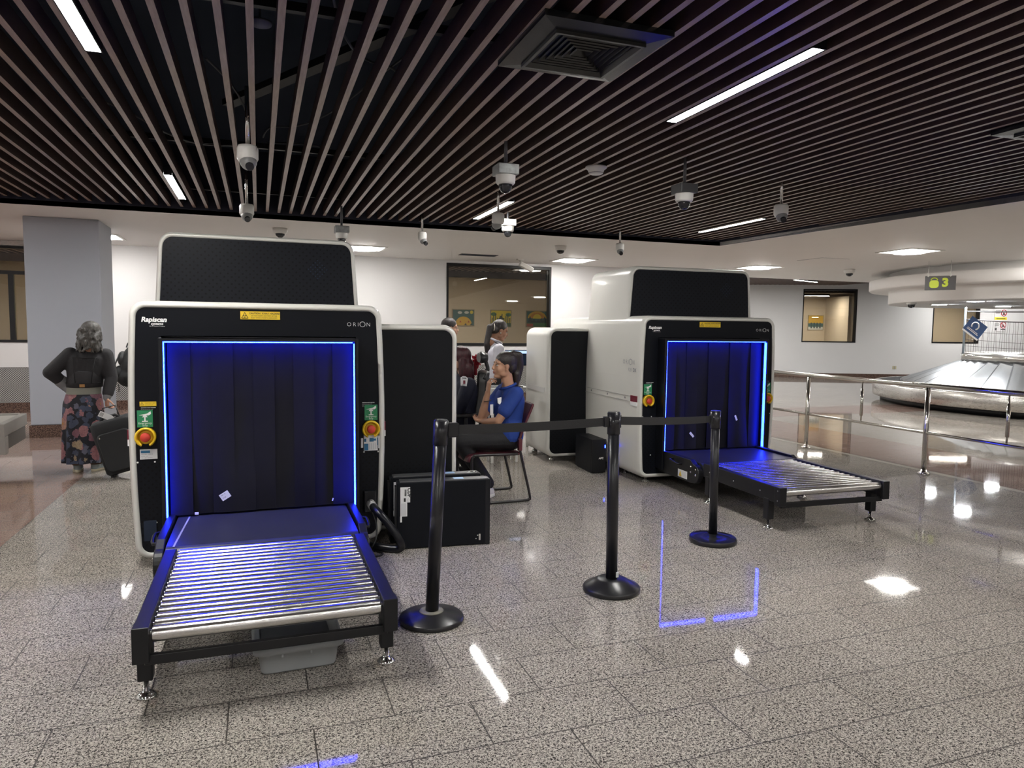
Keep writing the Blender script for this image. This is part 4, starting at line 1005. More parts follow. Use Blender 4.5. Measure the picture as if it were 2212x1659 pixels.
# ================================================================== PEOPLE
def skin(n, c): return mat(n, c, .48, spec=.4, noise=.06, nscale=6)
SK1 = skin('skin_tan', (.40, .215, .135)); SK2 = skin('skin_brown', (.34, .175, .11)); SK3 = skin('skin_light', (.46, .26, .18))
EYEW = mat('eye_white', (.60, .57, .54), .25); EYED = mat('eye_dark', (.02, .012, .01), .15)
def hairmat(n, c, c2):
    t = NT(n); mp = t.N.new('ShaderNodeMapping'); mp.inputs['Scale'].default_value = (60, 60, 6)
    t.link(t.tc.outputs['Object'], mp.inputs['Vector']); nn = t.noise(3, 4, .6, vec=mp.outputs['Vector'])
    t.base(t.ramp(nn, [(.35, c), (.68, c2)])); t.rough(.36); t.bump(nn, .5, .01); return t.m
HAIRK = hairmat('hair_black', (.010, .008, .008), (.030, .020, .017))
HAIRR = hairmat('hair_burgundy', (.012, .003, .005), (.075, .006, .014))
HAIRG = hairmat('hair_grey', (.012, .011, .010), (.125, .115, .105))
class Head:
    """head frame: x forward, y left, z up; about 23 cm chin to crown"""
    def __init__(s, c, f, up=(0, 0, 1), k=1.0):
        s.c = V(c); u = V(up).normalized(); f = V(f); f = (f-u*f.dot(u)).normalized(); l = u.cross(f)
        s.R = M((f, l, u)).transposed(); s.k = k
    def p(s, x, y, z): return s.c + s.R @ (V((x, y, z))*s.k)
    def ell(s, mb, c, r, n=18, m=12): mb.sphere(s.p(*c), tuple(v*s.k for v in r), n, m, s.R)
    def cap(s, mb, a, b, r0, r1=None): mb.cap(s.p(*a), s.p(*b), r0*s.k, (r1 if r1 is not None else r0)*s.k, 12, 4)
    def skin(s, mb):
        E = s.ell
        E(mb, (-.014, 0, .034), (.094, .074, .084)); E(mb, (.022, 0, -.022), (.066, .060, .084)); E(mb, (.040, 0, -.086), (.036, .034, .027))
        E(mb, (-.01, 0, -.05), (.06, .056, .055))
        for q in (-1, 1):
            E(mb, (.044, q*.034, -.030), (.033, .025, .032)); E(mb, (-.006, q*.073, -.004), (.016, .008, .026)); E(mb, (-.004, q*.072, -.026), (.012, .009, .013))
            E(mb, (.066, q*.030, .026), (.017, .026, .012)); E(mb, (.010, q*.044, -.060), (.038, .016, .030))
        s.cap(mb, (.080, 0, .018), (.098, 0, -.022), .008, .0115); E(mb, (.094, 0, -.028), (.014, .016, .010))
        E(mb, (.078, 0, -.052), (.016, .026, .0075)); E(mb, (.076, 0, -.064), (.016, .022, .0075)); E(mb, (.066, 0, -.094), (.018, .022, .016))
    def features(s, par, lipc=(.30, .10, .09)):
        mb = MB(); mk = MB()
        for q in (-1, 1):
            s.ell(mb, (.0735, q*.031, .004), (.011, .013, .0058)); s.ell(mk, (.0815, q*.031, .0035), (.0040, .0068, .0056), 10, 6)
        mb.obj('eyes', EYEW, par); mk.obj('pupils', EYED, par)
        mb = MB()
        for q in (-1, 1):
            mb.tube([s.p(.081, q*.014, .0285), s.p(.080, q*.030, .0320), s.p(.0705, q*.046, .0285)], .0024*s.k, 6)
            mb.tube([s.p(.082, q*.018, .0075), s.p(.0845, q*.031, .0105), s.p(.075, q*.045, .0065)], .0016*s.k, 6)
        mb.obj('eyebrows', EYED, par)
        mb = MB(); s.ell(mb, (.081, 0, -.0535), (.0145, .022, .006)); s.ell(mb, (.079, 0, -.064), (.0145, .018, .0065)); mb.obj('lips', mat('lip_%d' % int(lipc[0]*100), lipc, .4), par)
def hand(mb, w, d, n, side, curl=.5, k=1.0, spread=.1):
    """palm from the wrist w along d, palm facing n; thumb on the side given by side*(d x n)"""
    d = V(d).normalized(); n = V(n); n = (n-d*n.dot(d)).normalized(); t = d.cross(n)*side
    for q in (-.028, -.010, .009, .027): mb.cap(w+t*q*.6*k+d*.012*k, w+(t*q+d*.078)*k, .0135*k, .0115*k, 10, 3)
    Ls = (.068, .078, .073, .058)      # index..little
    for i, q in enumerate((.028, .0095, -.0095, -.028)):
        b = w+(t*q+d*.080)*k; a = curl*(.8+.12*i); L = Ls[i]*k; dd = (d+t*spread*(1.5-i)*.6).normalized(); r = (.0088, .0090, .0086, .0076)[i]*k
        for seg, f in ((.45, 1.0), (.32, 2.1), (.23, 2.9)):
            e = b+(dd*math.cos(a*f)+n*math.sin(a*f))*L*seg; mb.cap(b, e, r, r*.93, 10, 3); b = e; r *= .93
    b = w+(t*.026+d*.022)*k; e = b+(t*.036+d*.028+n*.012)*k; g = e+(d*.030+t*.010+n*.016*(.5+curl))*k; h = g+(d*.022+n*.010*(.5+curl))*k
    mb.cap(b, e, .0135*k, .0105*k, 10, 3).cap(e, g, .0105*k, .0092*k, 10, 3).cap(g, h, .0092*k, .008*k, 10, 3)
def limb(mb, pts, rs):
    for i in range(len(pts)-1): mb.cap(pts[i], pts[i+1], rs[i], rs[i+1], 14, 5)
def torso(mb, pel, che, neck, lat, g=0, w=1.0, bust=0, fwd=None):
    lat = V(lat); wst = pel.lerp(che, .45)
    for q in (-1, 1):
        mb.cap(pel+lat*q*.075*w, wst+lat*q*.045*w, .105*w+g, .098*w+g, 16, 5); mb.cap(wst+lat*q*.045*w, che+lat*q*.078*w, .098*w+g, .098*w+g, 16, 5)
    mb.cap(che+lat*.08*w, neck-V((0, 0, .02)), .085+g, .05+g, 14, 5); mb.cap(che-lat*.08*w, neck-V((0, 0, .02)), .085+g, .05+g, 14, 5)
    if bust:
        for q in (-1, 1): mb.sphere(che+lat*q*.075+V(fwd)*.055-V((0, 0, .05)), (.068+g, .068+g, .068+g), 14, 10)
def shoe(par, ankle, d, m_up, m_sole, up=(0, 0, 1), L=.25, strap=None):
    d = V(d).normalized(); u = V(up).normalized(); l = u.cross(d); z = -.075
    R = M((d, l, u)).transposed(); mb = MB()
    mb.sphere(ankle+R @ V((-.012, 0, z+.045)), (.050, .038, .048), 16, 10, R); mb.sphere(ankle+R @ V((.085, 0, z+.032)), (.095, .044, .036), 16, 10, R)
    mb.cap(ankle+R @ V((-.01, 0, z+.05)), ankle+R @ V((0, 0, .01)), .042, .040, 14, 4); mb.sphere(ankle+R @ V((.135, 0, z+.028)), (.05, .042, .028), 14, 8, R)
    o = remeshed(mb, 'shoe', m_up, par, .007, 3)
    pts = []
    for k in range(28):
        a = 2*PI*k/28; x = .062+.122*math.cos(a); y = .047*math.sin(a)*(1-.12*math.cos(a+.6)); pts.append((x, y))
    lofts([[ankle+R @ V((x*.98, y*.95, z-.001)) for x, y in pts], [ankle+R @ V((x, y, z+.006)) for x, y in pts], [ankle+R @ V((x, y, z+.022)) for x, y in pts], [ankle+R @ V((x*.97, y*.93, z+.026)) for x, y in pts]]).obj('sole', m_sole, o)
    return o
def floral_mat():
    t = NT('floral_skirt')
    def layer(scale, lo):
        v = t.N.new('ShaderNodeTexVoronoi'); v.inputs['Scale'].default_value = scale; v.inputs['Randomness'].default_value = .9
        wv = t.N.new('ShaderNodeTexNoise'); wv.inputs['Scale'].default_value = 40; wv.inputs['Detail'].default_value = 2
        ad = t.N.new('ShaderNodeMix'); ad.data_type = 'VECTOR'; ad.inputs['Factor'].default_value = .035
        t.link(t.tc.outputs['Object'], wv.inputs['Vector']); t.link(t.tc.outputs['Object'], ad.inputs['A']); t.link(wv.outputs['Color'], ad.inputs['B'])
        t.link(ad.outputs['Result'], v.inputs['Vector']); return v
    v1 = layer(8.5, 0); v2 = layer(15, 0)
    f1 = t.math('LESS_THAN', v1.outputs['Distance'], .53); f2 = t.math('LESS_THAN', v2.outputs['Distance'], .50)
    h = t.xyz(v1.outputs['Color']); h2 = t.xyz(v2.outputs['Color'])
    petals = t.ramp(h[0], [(.0, (.46, .20, .20)), (.35, (.55, .30, .20)), (.6, (.50, .38, .22)), (.8, (.30, .13, .16))], 'CONSTANT')
    core = t.math('LESS_THAN', v1.outputs['Distance'], .12)
    shade = t.noise(55, 3, .6)
    pet = t.mix(t.math('MULTIPLY', shade, .9), petals, (.05, .03, .05))
    pet = t.mix(core, pet, (.35, .17, .06))
    leaf = t.ramp(h2[1], [(.0, (.05, .06, .10)), (.5, (.10, .10, .14)), (.75, (.012, .012, .02))], 'CONSTANT')
    bg = t.mix(f2, (.008, .008, .014), leaf)
    t.base(t.mix(t.math('MULTIPLY', f1, t.math('LESS_THAN', h[1], .86)), bg, pet)); t.rough(.75); return t.m
def cloth(n, c, **k): return mat(n, c, k.pop('rough', .8), noise=k.pop('noise', .12), nscale=k.pop('nscale', 10), bump=k.pop('bump', .35), bscale=k.pop('bscale', 28), **k)
DENIM = cloth('black_denim', (.022, .021, .024)); NAVYC = cloth('navy_cloth', (.010, .012, .028)); POLO = cloth('blue_polo', (.012, .045, .25)); BLKC = cloth('black_trousers', (.010, .010, .012))
SHIRTW = cloth('white_shirt', (.66, .65, .72)); SAGE = cloth('sage_knit', (.25, .25, .215)); GREYK = cloth('grey_cuff', (.20, .20, .21)); DKUNI = cloth('dark_uniform', (.018, .018, .020))
SNEAK = mat('sneaker_white', (.66, .64, .64), .55); SOLEW = mat('sole_white', (.62, .60, .56), .6)
# ---- chairs for the seated people
def sled_chair():
    t = thing('stacking_chair', 'burgundy stacking chair with black tube sled legs under the woman in blue', 'chair', (2.0, 5.965, 0))
    BU = mat('chair_burgundy', (.085, .014, .022), .4); TB = mat('chair_tube', (.014, .012, .013), .35)
    for sy, nm in ((-1, 'leg_frame'), (1, 'leg_frame')):
        y = sy*.245
        pts = [V((.12, y, .50)), V((.125, y, .44)), V((.215, y, .06)), V((.205, y, .022)), V((.165, y, .013)), V((-.26, y, .013)), V((-.30, y, .03)), V((-.305, y, .06)), V((-.315, y, .38)), V((-.300, y, .42)), V((-.26, y, .43)), V((.10, y, .425))]
        MB().tube(smooth(pts, 5), .0115, 10).obj(nm, TB, t)
    mb = MB(); n = 10; vs = []
    prof = [(-.345, .375), (-.340, .415), (-.31, .437), (-.2, .440), (0, .432), (.10, .432), (.13, .445)]
    for x, z in prof:
        for i in range(n+1):
            f = i/n*2-1; vs.append((x, f*.25, z-.012*(1-f*f)))
    top = [(i*(n+1)+k, i*(n+1)+k+1, (i+1)*(n+1)+k+1, (i+1)*(n+1)+k) for i in range(len(prof)-1) for k in range(n)]
    so = mb.add(vs, top, True).obj('seat', BU, t); md = so.modifiers.new('t', 'SOLIDIFY'); md.thickness = .016
    mb = MB(); vs = []
    prof = [(.115, .50), (.12, .53), (.15, .62), (.19, .72), (.225, .80), (.24, .84), (.245, .855)]
    for x, z in prof:
        for i in range(n+1):
            f = i/n*2-1; vs.append((x+.03*(1-f*f), f*.25, z))
    bo = mb.add(vs, top, True).obj('backrest', BU, t); md = bo.modifiers.new('t', 'SOLIDIFY'); md.thickness = .016
    for sy in (-1, 1): BX('back_bracket', BU, t, .10, .135, sy*.25-.02, sy*.25+.02, .455, .56, .006)
sled_chair()
def office_chair(loc, rz, label, headrest=False, bow=False):
    t = thing('office_chair', label, 'office chair', loc, rz); K = mat('chair_mesh', (.018, .018, .019), .55); P_ = mat('chair_plastic', (.025, .025, .027), .35)
    lofts([rr(.22, .23, .08, .44), rr(.245, .25, .09, .455), rr(.245, .25, .09, .50), rr(.22, .23, .08, .52)]).obj('seat', K, t)
    pr = [(-.20, .56), (-.235, .66), (-.255, .80), (-.265, .95), (-.275, 1.05)]
    fr = [V((x, sy*.22*(1-.25*abs(z-.8)), z)) for sy in (-1,) for x, z in pr]+[V((x-.01, .2*q, 1.075)) for x, q in ((-.28, -.7), (-.285, 0), (-.28, .7))]+[V((x, .22*(1-.25*abs(z-.8)), z)) for x, z in reversed(pr)]
    MB().tube(smooth(fr, 4), .018, 10).obj('backrest_frame', P_, t)
    mb = MB(); vs = []
    for x, z in [(-.21, .56), (-.245, .66), (-.265, .80), (-.275, .95), (-.285, 1.06)]:
        for i in range(9):
            f = i/4-1; vs.append((x-.035*(1-f*f), f*.215*(1-.25*abs(z-.8)), z))
    o = mb.add(vs, [(i*9+k, i*9+k+1, (i+1)*9+k+1, (i+1)*9+k) for i in range(4) for k in range(8)], True).obj('backrest', K, t); md = o.modifiers.new('t', 'SOLIDIFY'); md.thickness = .012
    MB().tube(smooth([V((-.05, 0, .42)), V((-.22, 0, .42)), V((-.29, 0, .55)), V((-.315, 0, .8))], 5), .028, 10).obj('back_support', P_, t)
    for sy in (-1, 1):
        MB().tube(smooth([V((-.05, sy*.24, .46)), V((-.05, sy*.28, .50)), V((-.05, sy*.285, .66))], 4), .018, 8).box(-.16, .12, sy*.285-.04, sy*.285+.04, .665, .695).obj('armrest', P_, t, bevel=.012)
    MB().cyl((0, 0, .12), (0, 0, .43), .028, n=16).cyl((0, 0, .10), (0, 0, .24), .04, n=16).obj('gas_column', P_, t)
    for k in range(5):
        a = 2*PI*k/5+.3; e = V((.30*math.cos(a), .30*math.sin(a), .075))
        l = MB().cap((0, 0, .11), e, .030, .018, 10, 3).obj('base_leg', P_, t)
        MB().cyl(e+V((-.012, 0, -.045)), e+V((.012, 0, -.045)), .029, n=16).obj('caster', RUBBER, l)
    if headrest:
        MB().tube(smooth([V((-.285, 0, 1.0)), V((-.32, 0, 1.10)), V((-.29, 0, 1.20))], 4), .02, 8).obj('headrest_arm', P_, t)
        lofts([[V((-.30, y, z)) for y, z in q] for q in [[(.115*math.cos(a), 1.22+.05*math.sin(a)) for a in [2*PI*i/20 for i in range(20)]]]]+[[V((-.25, .125*math.cos(a), 1.22+.06*math.sin(a))) for a in [2*PI*i/20 for i in range(20)]], [V((-.225, .11*math.cos(a), 1.22+.045*math.sin(a))) for a in [2*PI*i/20 for i in range(20)]]]).obj('headrest', P_, t)
        MB().tube([V((-.30, -.20+.035*math.cos(a), 1.02+.035*math.sin(a))) for a in [2*PI*i/18 for i in range(18)]], .007, 8, True).obj('tilt_ring', CHROME, t)
        mb = MB()
        for q in ((-.31, -.16, 1.11), (-.31, -.10, 1.09), (-.31, .02, 1.06), (-.30, -.22, .93)): mb.box(q[0]-.02, q[0], q[1]-.02, q[1]+.02, q[2]-.012, q[2]+.012)
        mb.obj('silver_fittings', CHROME, t)
    return t
# ---- woman in a blue polo, sitting, hand at her chin (faces -x)
def woman_blue():
    t = thing('person', 'seated woman in blue polo shirt with ponytail, hand held at her chin', 'person', (2.09, 5.96, 0)); o = t.location
    Y = 5.96; f = V((-1, 0, 0)); lat = V((0, -1, 0))
    pel, che, nk = V((2.09, Y, .545)), V((2.105, Y, .875)), V((2.095, Y, 1.005))
    hd = Head((2.045, Y, 1.176), (-1, -.05, -.06), (.08, 0, 1), 1.03)
    shL, shR = V((2.11, Y-.165, .945)), V((2.095, Y+.165, .945)); elL, elR = V((1.935, Y-.175, .705)), V((1.868, Y+.08, .705)); wrL, wrR = V((1.86, Y+.0, .685)), V((1.908, Y+.025, .944))
    hipL, hipR = V((2.08, Y-.085, .525)), V((2.08, Y+.085, .525)); knL, knR = V((1.625, Y-.10, .535)), V((1.615, Y+.12, .535)); anL, anR = V((1.90, Y-.02, .105)), V((1.86, Y+.16, .105))
    b = MB(); hd.skin(b); hd.cap(b, (-.03, 0, -.06), (-.055, 0, -.17), .050, .056); torso(b, pel, che, nk, lat, -.006)
    for sh, el, wr in ((shL, elL, wrL), (shR, elR, wrR)): limb(b, [sh, el], [.046, .038]); limb(b, [el, el.lerp(wr, .3), wr], [.037, .038, .025])
    for h_, k_, a_ in ((hipL, knL, anL), (hipR, knR, anR)): limb(b, [h_, k_], [.075, .052]); limb(b, [k_, k_.lerp(a_, .35), a_], [.050, .050, .036])
    hand(b, wrR, (.10, -.10, 1), (1, 0, .05), 1, .72, 1.08); hand(b, wrL, (-.3, 1, .05), (0, 0, 1), 1, .35)
    b.v = [tuple(V(p)-o) for p in b.v]; body = remeshed(b, 'body', SK1, t, .0055, 6)
    hf = Head(hd.c-o, (-1, -.05, -.06), (.08, 0, 1), 1.03); hf.features(t)
    h = MB(); hf.ell(h, (-.022, 0, .046), (.099, .081, .087)); hf.ell(h, (-.06, 0, .0), (.056, .074, .065))
    h.v = [p for p in h.v]; hf.cap(h, (-.075, 0, .110), (-.130, 0, .100), .032, .040)
    hf.cap(h, (-.132, -.0, .095), (-.150, -.005, -.0), .040, .038); hf.cap(h, (-.150, -.005, 0), (-.138, -.012, -.10), .038, .036); hf.cap(h, (-.138, -.012, -.10), (-.135, -.02, -.185), .034, .014)
    hf.cap(h, (-.115, -.03, -.06), (-.098, -.045, -.17), .028, .010); hf.cap(h, (-.12, .02, -.06), (-.135, .02, -.19), .028, .010)
    remeshed(h, 'hair', HAIRK, t, .006, 3)
    h = MB(); hf.ell(h, (-.092, 0, .105), (.02, .034, .034)); h.obj('hair_tie', INK, t)
    s = MB(); torso(s, pel+V((0, 0, .02)), che, nk-V((0, 0, .012)), lat, .012, 1, .6, f)
    for sh, el in ((shL, elL), (shR, elR)): limb(s, [sh, sh.lerp(el, .62)], [.064, .066])
    s.v = [tuple(V(p)-o) for p in s.v]; sh_ = remeshed(s, 'polo_shirt', POLO, t, .008, 4)
    c = MB(); ring_ = [nk-o+V((-.012, 0, .0))+V((.072*math.cos(a), .074*math.sin(a), .024*math.cos(a)-.006)) for a in [2*PI*i/24 for i in range(24)]]
    c.tube(ring_, .012, 8, True); c.prism([nk-o+V((-.075, -.035, .03)), nk-o+V((-.10, -.05, -.03)), nk-o+V((-.09, -.015, -.045)), nk-o+V((-.075, -.01, .01))], (.006, 0, .006)); c.obj('collar', POLO, sh_)
    p = MB(); p.cap(pel+lat*.07, pel-lat*.07, .115, .115, 16, 5)
    for h_, k_, a_ in ((hipL, knL, anL), (hipR, knR, anR)): limb(p, [h_, k_], [.092, .072]); limb(p, [k_, k_.lerp(a_, .35), a_+V((0, 0, .03))], [.070, .066, .058])
    p.v = [tuple(V(q)-o) for q in p.v]; remeshed(p, 'trousers', BLKC, t, .010, 4)
    for an in (anL, anR): shoe(t, an-o-V((0, 0, .02)), (-1, -.05, -.12), SNEAK, SOLEW, (-.12, 0, 1), .25)
    # small items worn
    MB().tube([wrR-o+V((-.002+.032*math.cos(a), .032*math.sin(a), -.075+.006*math.cos(a))) for a in [2*PI*i/20 for i in range(20)]], .0035, 6, True).obj('bracelet', INK, t)
    q = Head((0, 0, 0), (-.55, -.83, 0)); B = hd
    bx = pY(1080, 866, Y-.185)-o; MB().prism([bx+V((-.02, -.004, .024)), bx+V((.016, .006, .03)), bx+V((.014, .006, -.012)), bx+V((.0, .0, -.03)), bx+V((-.016, -.003, -.018))], (-.004, .01, 0)).obj('chest_badge', PAPER, sh_)
    bx = pY(1063, 885, Y-.13)-o; MB().prism([bx+V((-.014, 0, .045)), bx+V((.014, .01, .045)), bx+V((.014, .01, -.05)), bx+V((-.014, 0, -.05))], (-.003, .006, 0)).obj('id_card', PAPER, t)
    hf.ell(b2 := MB(), (-.012, -.084, -.03), (.006, .005, .006), 10, 6); b2.obj('earring', mat('gold', (.55, .38, .12), .3, .9), t)
    MB().prism([wrR-o+V((.02, -.045, .088)), wrR-o+V((.036, -.045, .085)), wrR-o+V((.032, -.042, .102)), wrR-o+V((.020, -.042, .114))], (0, .012, 0)).obj('tissue', PAPER, t)
woman_blue()
# ---- officer with burgundy hair, back half hidden by the nearer scanner's cabinet (faces -x)
def woman_navy():
    X, Y = 1.86, 6.78; t = thing('person', 'seated officer in navy jacket with long burgundy hair and white sleeve patch', 'person', (X, Y, 0)); o = t.location
    lat = V((0, -1, 0)); f = V((-1, 0, 0))
    pel, che, nk = V((X+.02, Y, .57)), V((X+.05, Y, .90)), V((X+.03, Y, 1.05)); hd = Head((X-.0, Y, 1.20), (-1, .1, -.05))
    shL, shR = V((X+.05, Y-.185, .965)), V((X+.05, Y+.185, .965)); elL, elR = V((X-.07, Y-.225, .70)), V((X-.07, Y+.225, .70)); wrL, wrR = V((X-.30, Y-.15, .74)), V((X-.30, Y+.15, .74))
    b = MB(); hd.skin(b); hd.cap(b, (-.03, 0, -.06), (-.05, 0, -.16), .052, .058); torso(b, pel, che, nk, lat, -.005)
    for sh, el, wr in ((shL, elL, wrL), (shR, elR, wrR)): limb(b, [sh, el, wr], [.05, .042, .028]); hand(b, wr, (-1, 0, -.1), (0, 0, -1), 1 if wr is wrL else -1, .35)
    legs = []
    for q in (-1, 1): legs.append((V((X, Y+q*.09, .55)), V((X-.43, Y+q*.11, .55)), V((X-.45, Y+q*.11, .10))))
    for h_, k_, a_ in legs: limb(b, [h_, k_, k_.lerp(a_, .35), a_], [.08, .055, .052, .038])
    b.v = [tuple(V(p)-o) for p in b.v]; remeshed(b, 'body', SK3, t, .008, 3)
    hf = Head(hd.c-o, (-1, .1, -.05)); hf.features(t)
    h = MB(); hf.ell(h, (-.02, 0, .045), (.104, .094, .094)); hf.ell(h, (-.055, 0, -.04), (.075, .095, .10)); 
    for q in (-1, 1):
        hf.cap(h, (-.02, q*.075, -.02), (-.02, q*.085, -.14), .040, .038); hf.cap(h, (-.07, q*.06, -.08), (-.085, q*.085, -.24), .055, .03)
    hf.cap(h, (-.08, 0, -.05), (-.125, 0, -.27), .07, .035); remeshed(h, 'hair', HAIRR, t, .008, 3)
    s = MB(); torso(s, pel, che, nk-V((0, 0, .02)), lat, .018, 1.03, .6, f)
    for sh, el, wr in ((shL, elL, wrL), (shR, elR, wrR)): limb(s, [sh, el, el.lerp(wr, .9)], [.072, .062, .046])
    s.v = [tuple(V(p)-o) for p in s.v]; j = remeshed(s, 'jacket', NAVYC, t, .010, 4)
    p = MB(); p.cap(pel+lat*.08, pel-lat*.08, .12, .12, 16, 5)
    for h_, k_, a_ in legs: limb(p, [h_, k_, a_+V((0, 0, .02))], [.095, .075, .062])
    p.v = [tuple(V(q)-o) for q in p.v]; remeshed(p, 'trousers', NAVYC, t, .012, 4)
    for h_, k_, a_ in legs: shoe(t, a_-o-V((0, 0, .02)), (-1, 0, 0), INK, RUBBER)
    # sleeve patch on the arm nearest the viewer
    yp = Y-.262; pc = pY(1003, 823, yp)-o
    pts = [(-.034, .032), (-.012, .046), (.014, .044), (.036, .026), (.022, -.05), (-.034, -.044)]
    pa = MB().prism([pc+V((u, .0 if v > -.02 else -.006, v)) for u, v in pts], (0, .016, 0)).obj('sleeve_patch', PAPER, t)
    mb = MB(); mb.box(pc.x-.012, pc.x+.008, pc.y-.009, pc.y, pc.z-.028, pc.z+.006); mb.obj('patch_emblem', mat('emblem_red', (.20, .03, .05), .6), pa)
    text_mesh([('DGA', .019, pc+V((-.001, -.003, .026)), 'CENTER', .0008, 0), ('ADUANA', .011, pc+V((-.004, -.010, -.038)), 'CENTER', .0002, 0)], INK, pa, 'lettering')
woman_navy()
office_chair((1.83, 6.78, 0), PI-.10, 'black office chair with headrest and silver ring, under the officer with burgundy hair', True)
t = thing('ribbon_bow', 'red ribbon bow tied behind the officer with burgundy hair', 'bow', pY(1027, 777, 6.98)); RB = mat('ribbon_red', (.30, .006, .018), .4)
mb = MB()
for a, L in ((.9, .085), (1.5, .06), (2.3, .06), (-.3, .08), (-.8, .085), (-1.3, .10), (-1.75, .09), (3.6, .05)):
    d = V((math.cos(a), 0, math.sin(a))); q = V((-d.z, 0, d.x))*.018; mb.add([V((0, 0, 0)), d*L*.55+q+V((0, -.02, 0)), d*L+V((0, -.005, 0)), d*L*.55-q+V((0, -.025, 0)), d*L*.55+q+V((0, 0, 0)), d*L*.55-q+V((0, .005, 0))], [(0, 1, 2, 3), (0, 4, 2, 5), (0, 1, 4), (1, 2, 4), (3, 2, 5), (0, 3, 5)])
mb.sphere((0, -.01, 0), (.018, .018, .018), 10, 6); mb.obj('bow_loops', RB, t)
MB().box(-.02, .02, .0, .01, -.16, .0).obj('ribbon_tail', RB, t)
# ---- standing woman in a white shirt (faces +x, looking down)
def woman_white():
    Y = 8.05; hc = pY(1081, 713, Y); X = hc.x-.06; t = thing('person', 'standing woman in white shirt with long black ponytail looking down', 'person', (X, Y, 0)); o = V((X, Y, 0))
    f = V((1, -.1, 0)).normalized(); lat = V((-f.y, f.x, 0)); f3 = (1, -.12, -.28)
    P = lambda a, b_, z: V((0, 0, z))+f*a+lat*b_
    hc = V((hc.x-X, hc.y-Y, hc.z-.01)); hd = Head(hc, f3, (.36, 0, 1), .98)
    pel, che, nk = P(0, 0, .90), P(.0, 0, 1.19), P(.01, 0, 1.345)
    b = MB(); hd.skin(b); hd.cap(b, (-.03, 0, -.06), (-.05, 0, -.17), .050, .056); torso(b, pel, che, nk, lat, -.005, .97)
    arms = []
    for q in (-1, 1):
        sh, el, wr = P(.0, q*.175, 1.275), P(.0, q*.205, 1.02), P(.14, q*.10, .93); arms.append((sh, el, wr)); limb(b, [sh, el, wr], [.048, .04, .026]); hand(b, wr, f*1+V((0, 0, -.15)), (0, 0, -1), q, .4)
    legs = [(P(0, q*.09, .86), P(.02, q*.09, .47), P(0, q*.09, .095)) for q in (-1, 1)]
    for l in legs: limb(b, l, [.085, .056, .038])
    remeshed(b, 'body', SK2, t, .007, 3); hd.features(t, (.24, .07, .07))
    h = MB(); hd.ell(h, (-.026, 0, .046), (.098, .083, .088)); hd.ell(h, (-.06, 0, 0), (.056, .076, .07)); hd.cap(h, (-.10, 0, .03), (-.14, 0, .0), .034, .034)
    c = hd.p(-.14, 0, .0); h.cap(c, c+V((-.035, -.01, -.20)), .036, .040, 12, 4).cap(c+V((-.035, -.01, -.20)), c+V((-.028, -.02, -.40)), .040, .022, 12, 4); remeshed(h, 'hair', HAIRK, t, .007, 3)
    MB().tube([hd.p(-.105, -.035, .055), hd.p(-.10, -.052, .03), hd.p(-.09, -.060, .0), hd.p(-.088, -.060, -.03)], .006, 8).obj('hair_tie', mat('tie_cream', (.5, .45, .38), .6), t)
    s = MB(); torso(s, P(0, 0, .97), che, nk-V((0, 0, .015)), lat, .018, 1.0, .7, f)
    for sh, el, wr in arms: limb(s, [sh, el, el.lerp(wr, .85)], [.066, .058, .042])
    so = remeshed(s, 'shirt', SHIRTW, t, .009, 4)
    c = MB().tube([nk+f*(-.005)+V((f.x*.068*math.cos(a)+lat.x*.07*math.sin(a), f.y*.068*math.cos(a)+lat.y*.07*math.sin(a), .018-.03*math.cos(a))) for a in [2*PI*i/24 for i in range(24)]], .013, 8, True); c.obj('collar', SHIRTW, so)
    for q in (-1, 1): MB().prism([P(.02, q*.105, 1.352), P(-.04, q*.11, 1.352), P(-.03, q*.19, 1.335), P(.03, q*.185, 1.335)], (0, 0, .008)).obj('epaulette', mat('epaulette_navy', (.02, .02, .035), .6), so)
    p = MB(); p.cap(pel+lat*.075, pel-lat*.075, .118, .118, 16, 5)
    for l in legs: limb(p, [l[0], l[1], l[2]+V((0, 0, .02))], [.098, .072, .06])
    remeshed(p, 'trousers', BLKC, t, .012, 4)
    for l in legs: shoe(t, l[2]-V((0, 0, .02)), f, INK, RUBBER)
    MB().cap(hd.p(-.005, -.085, -.03), hd.p(-.005, -.088, -.034), .006).obj('earring', mat('pearl', (.7, .68, .62), .2), t)
woman_white()
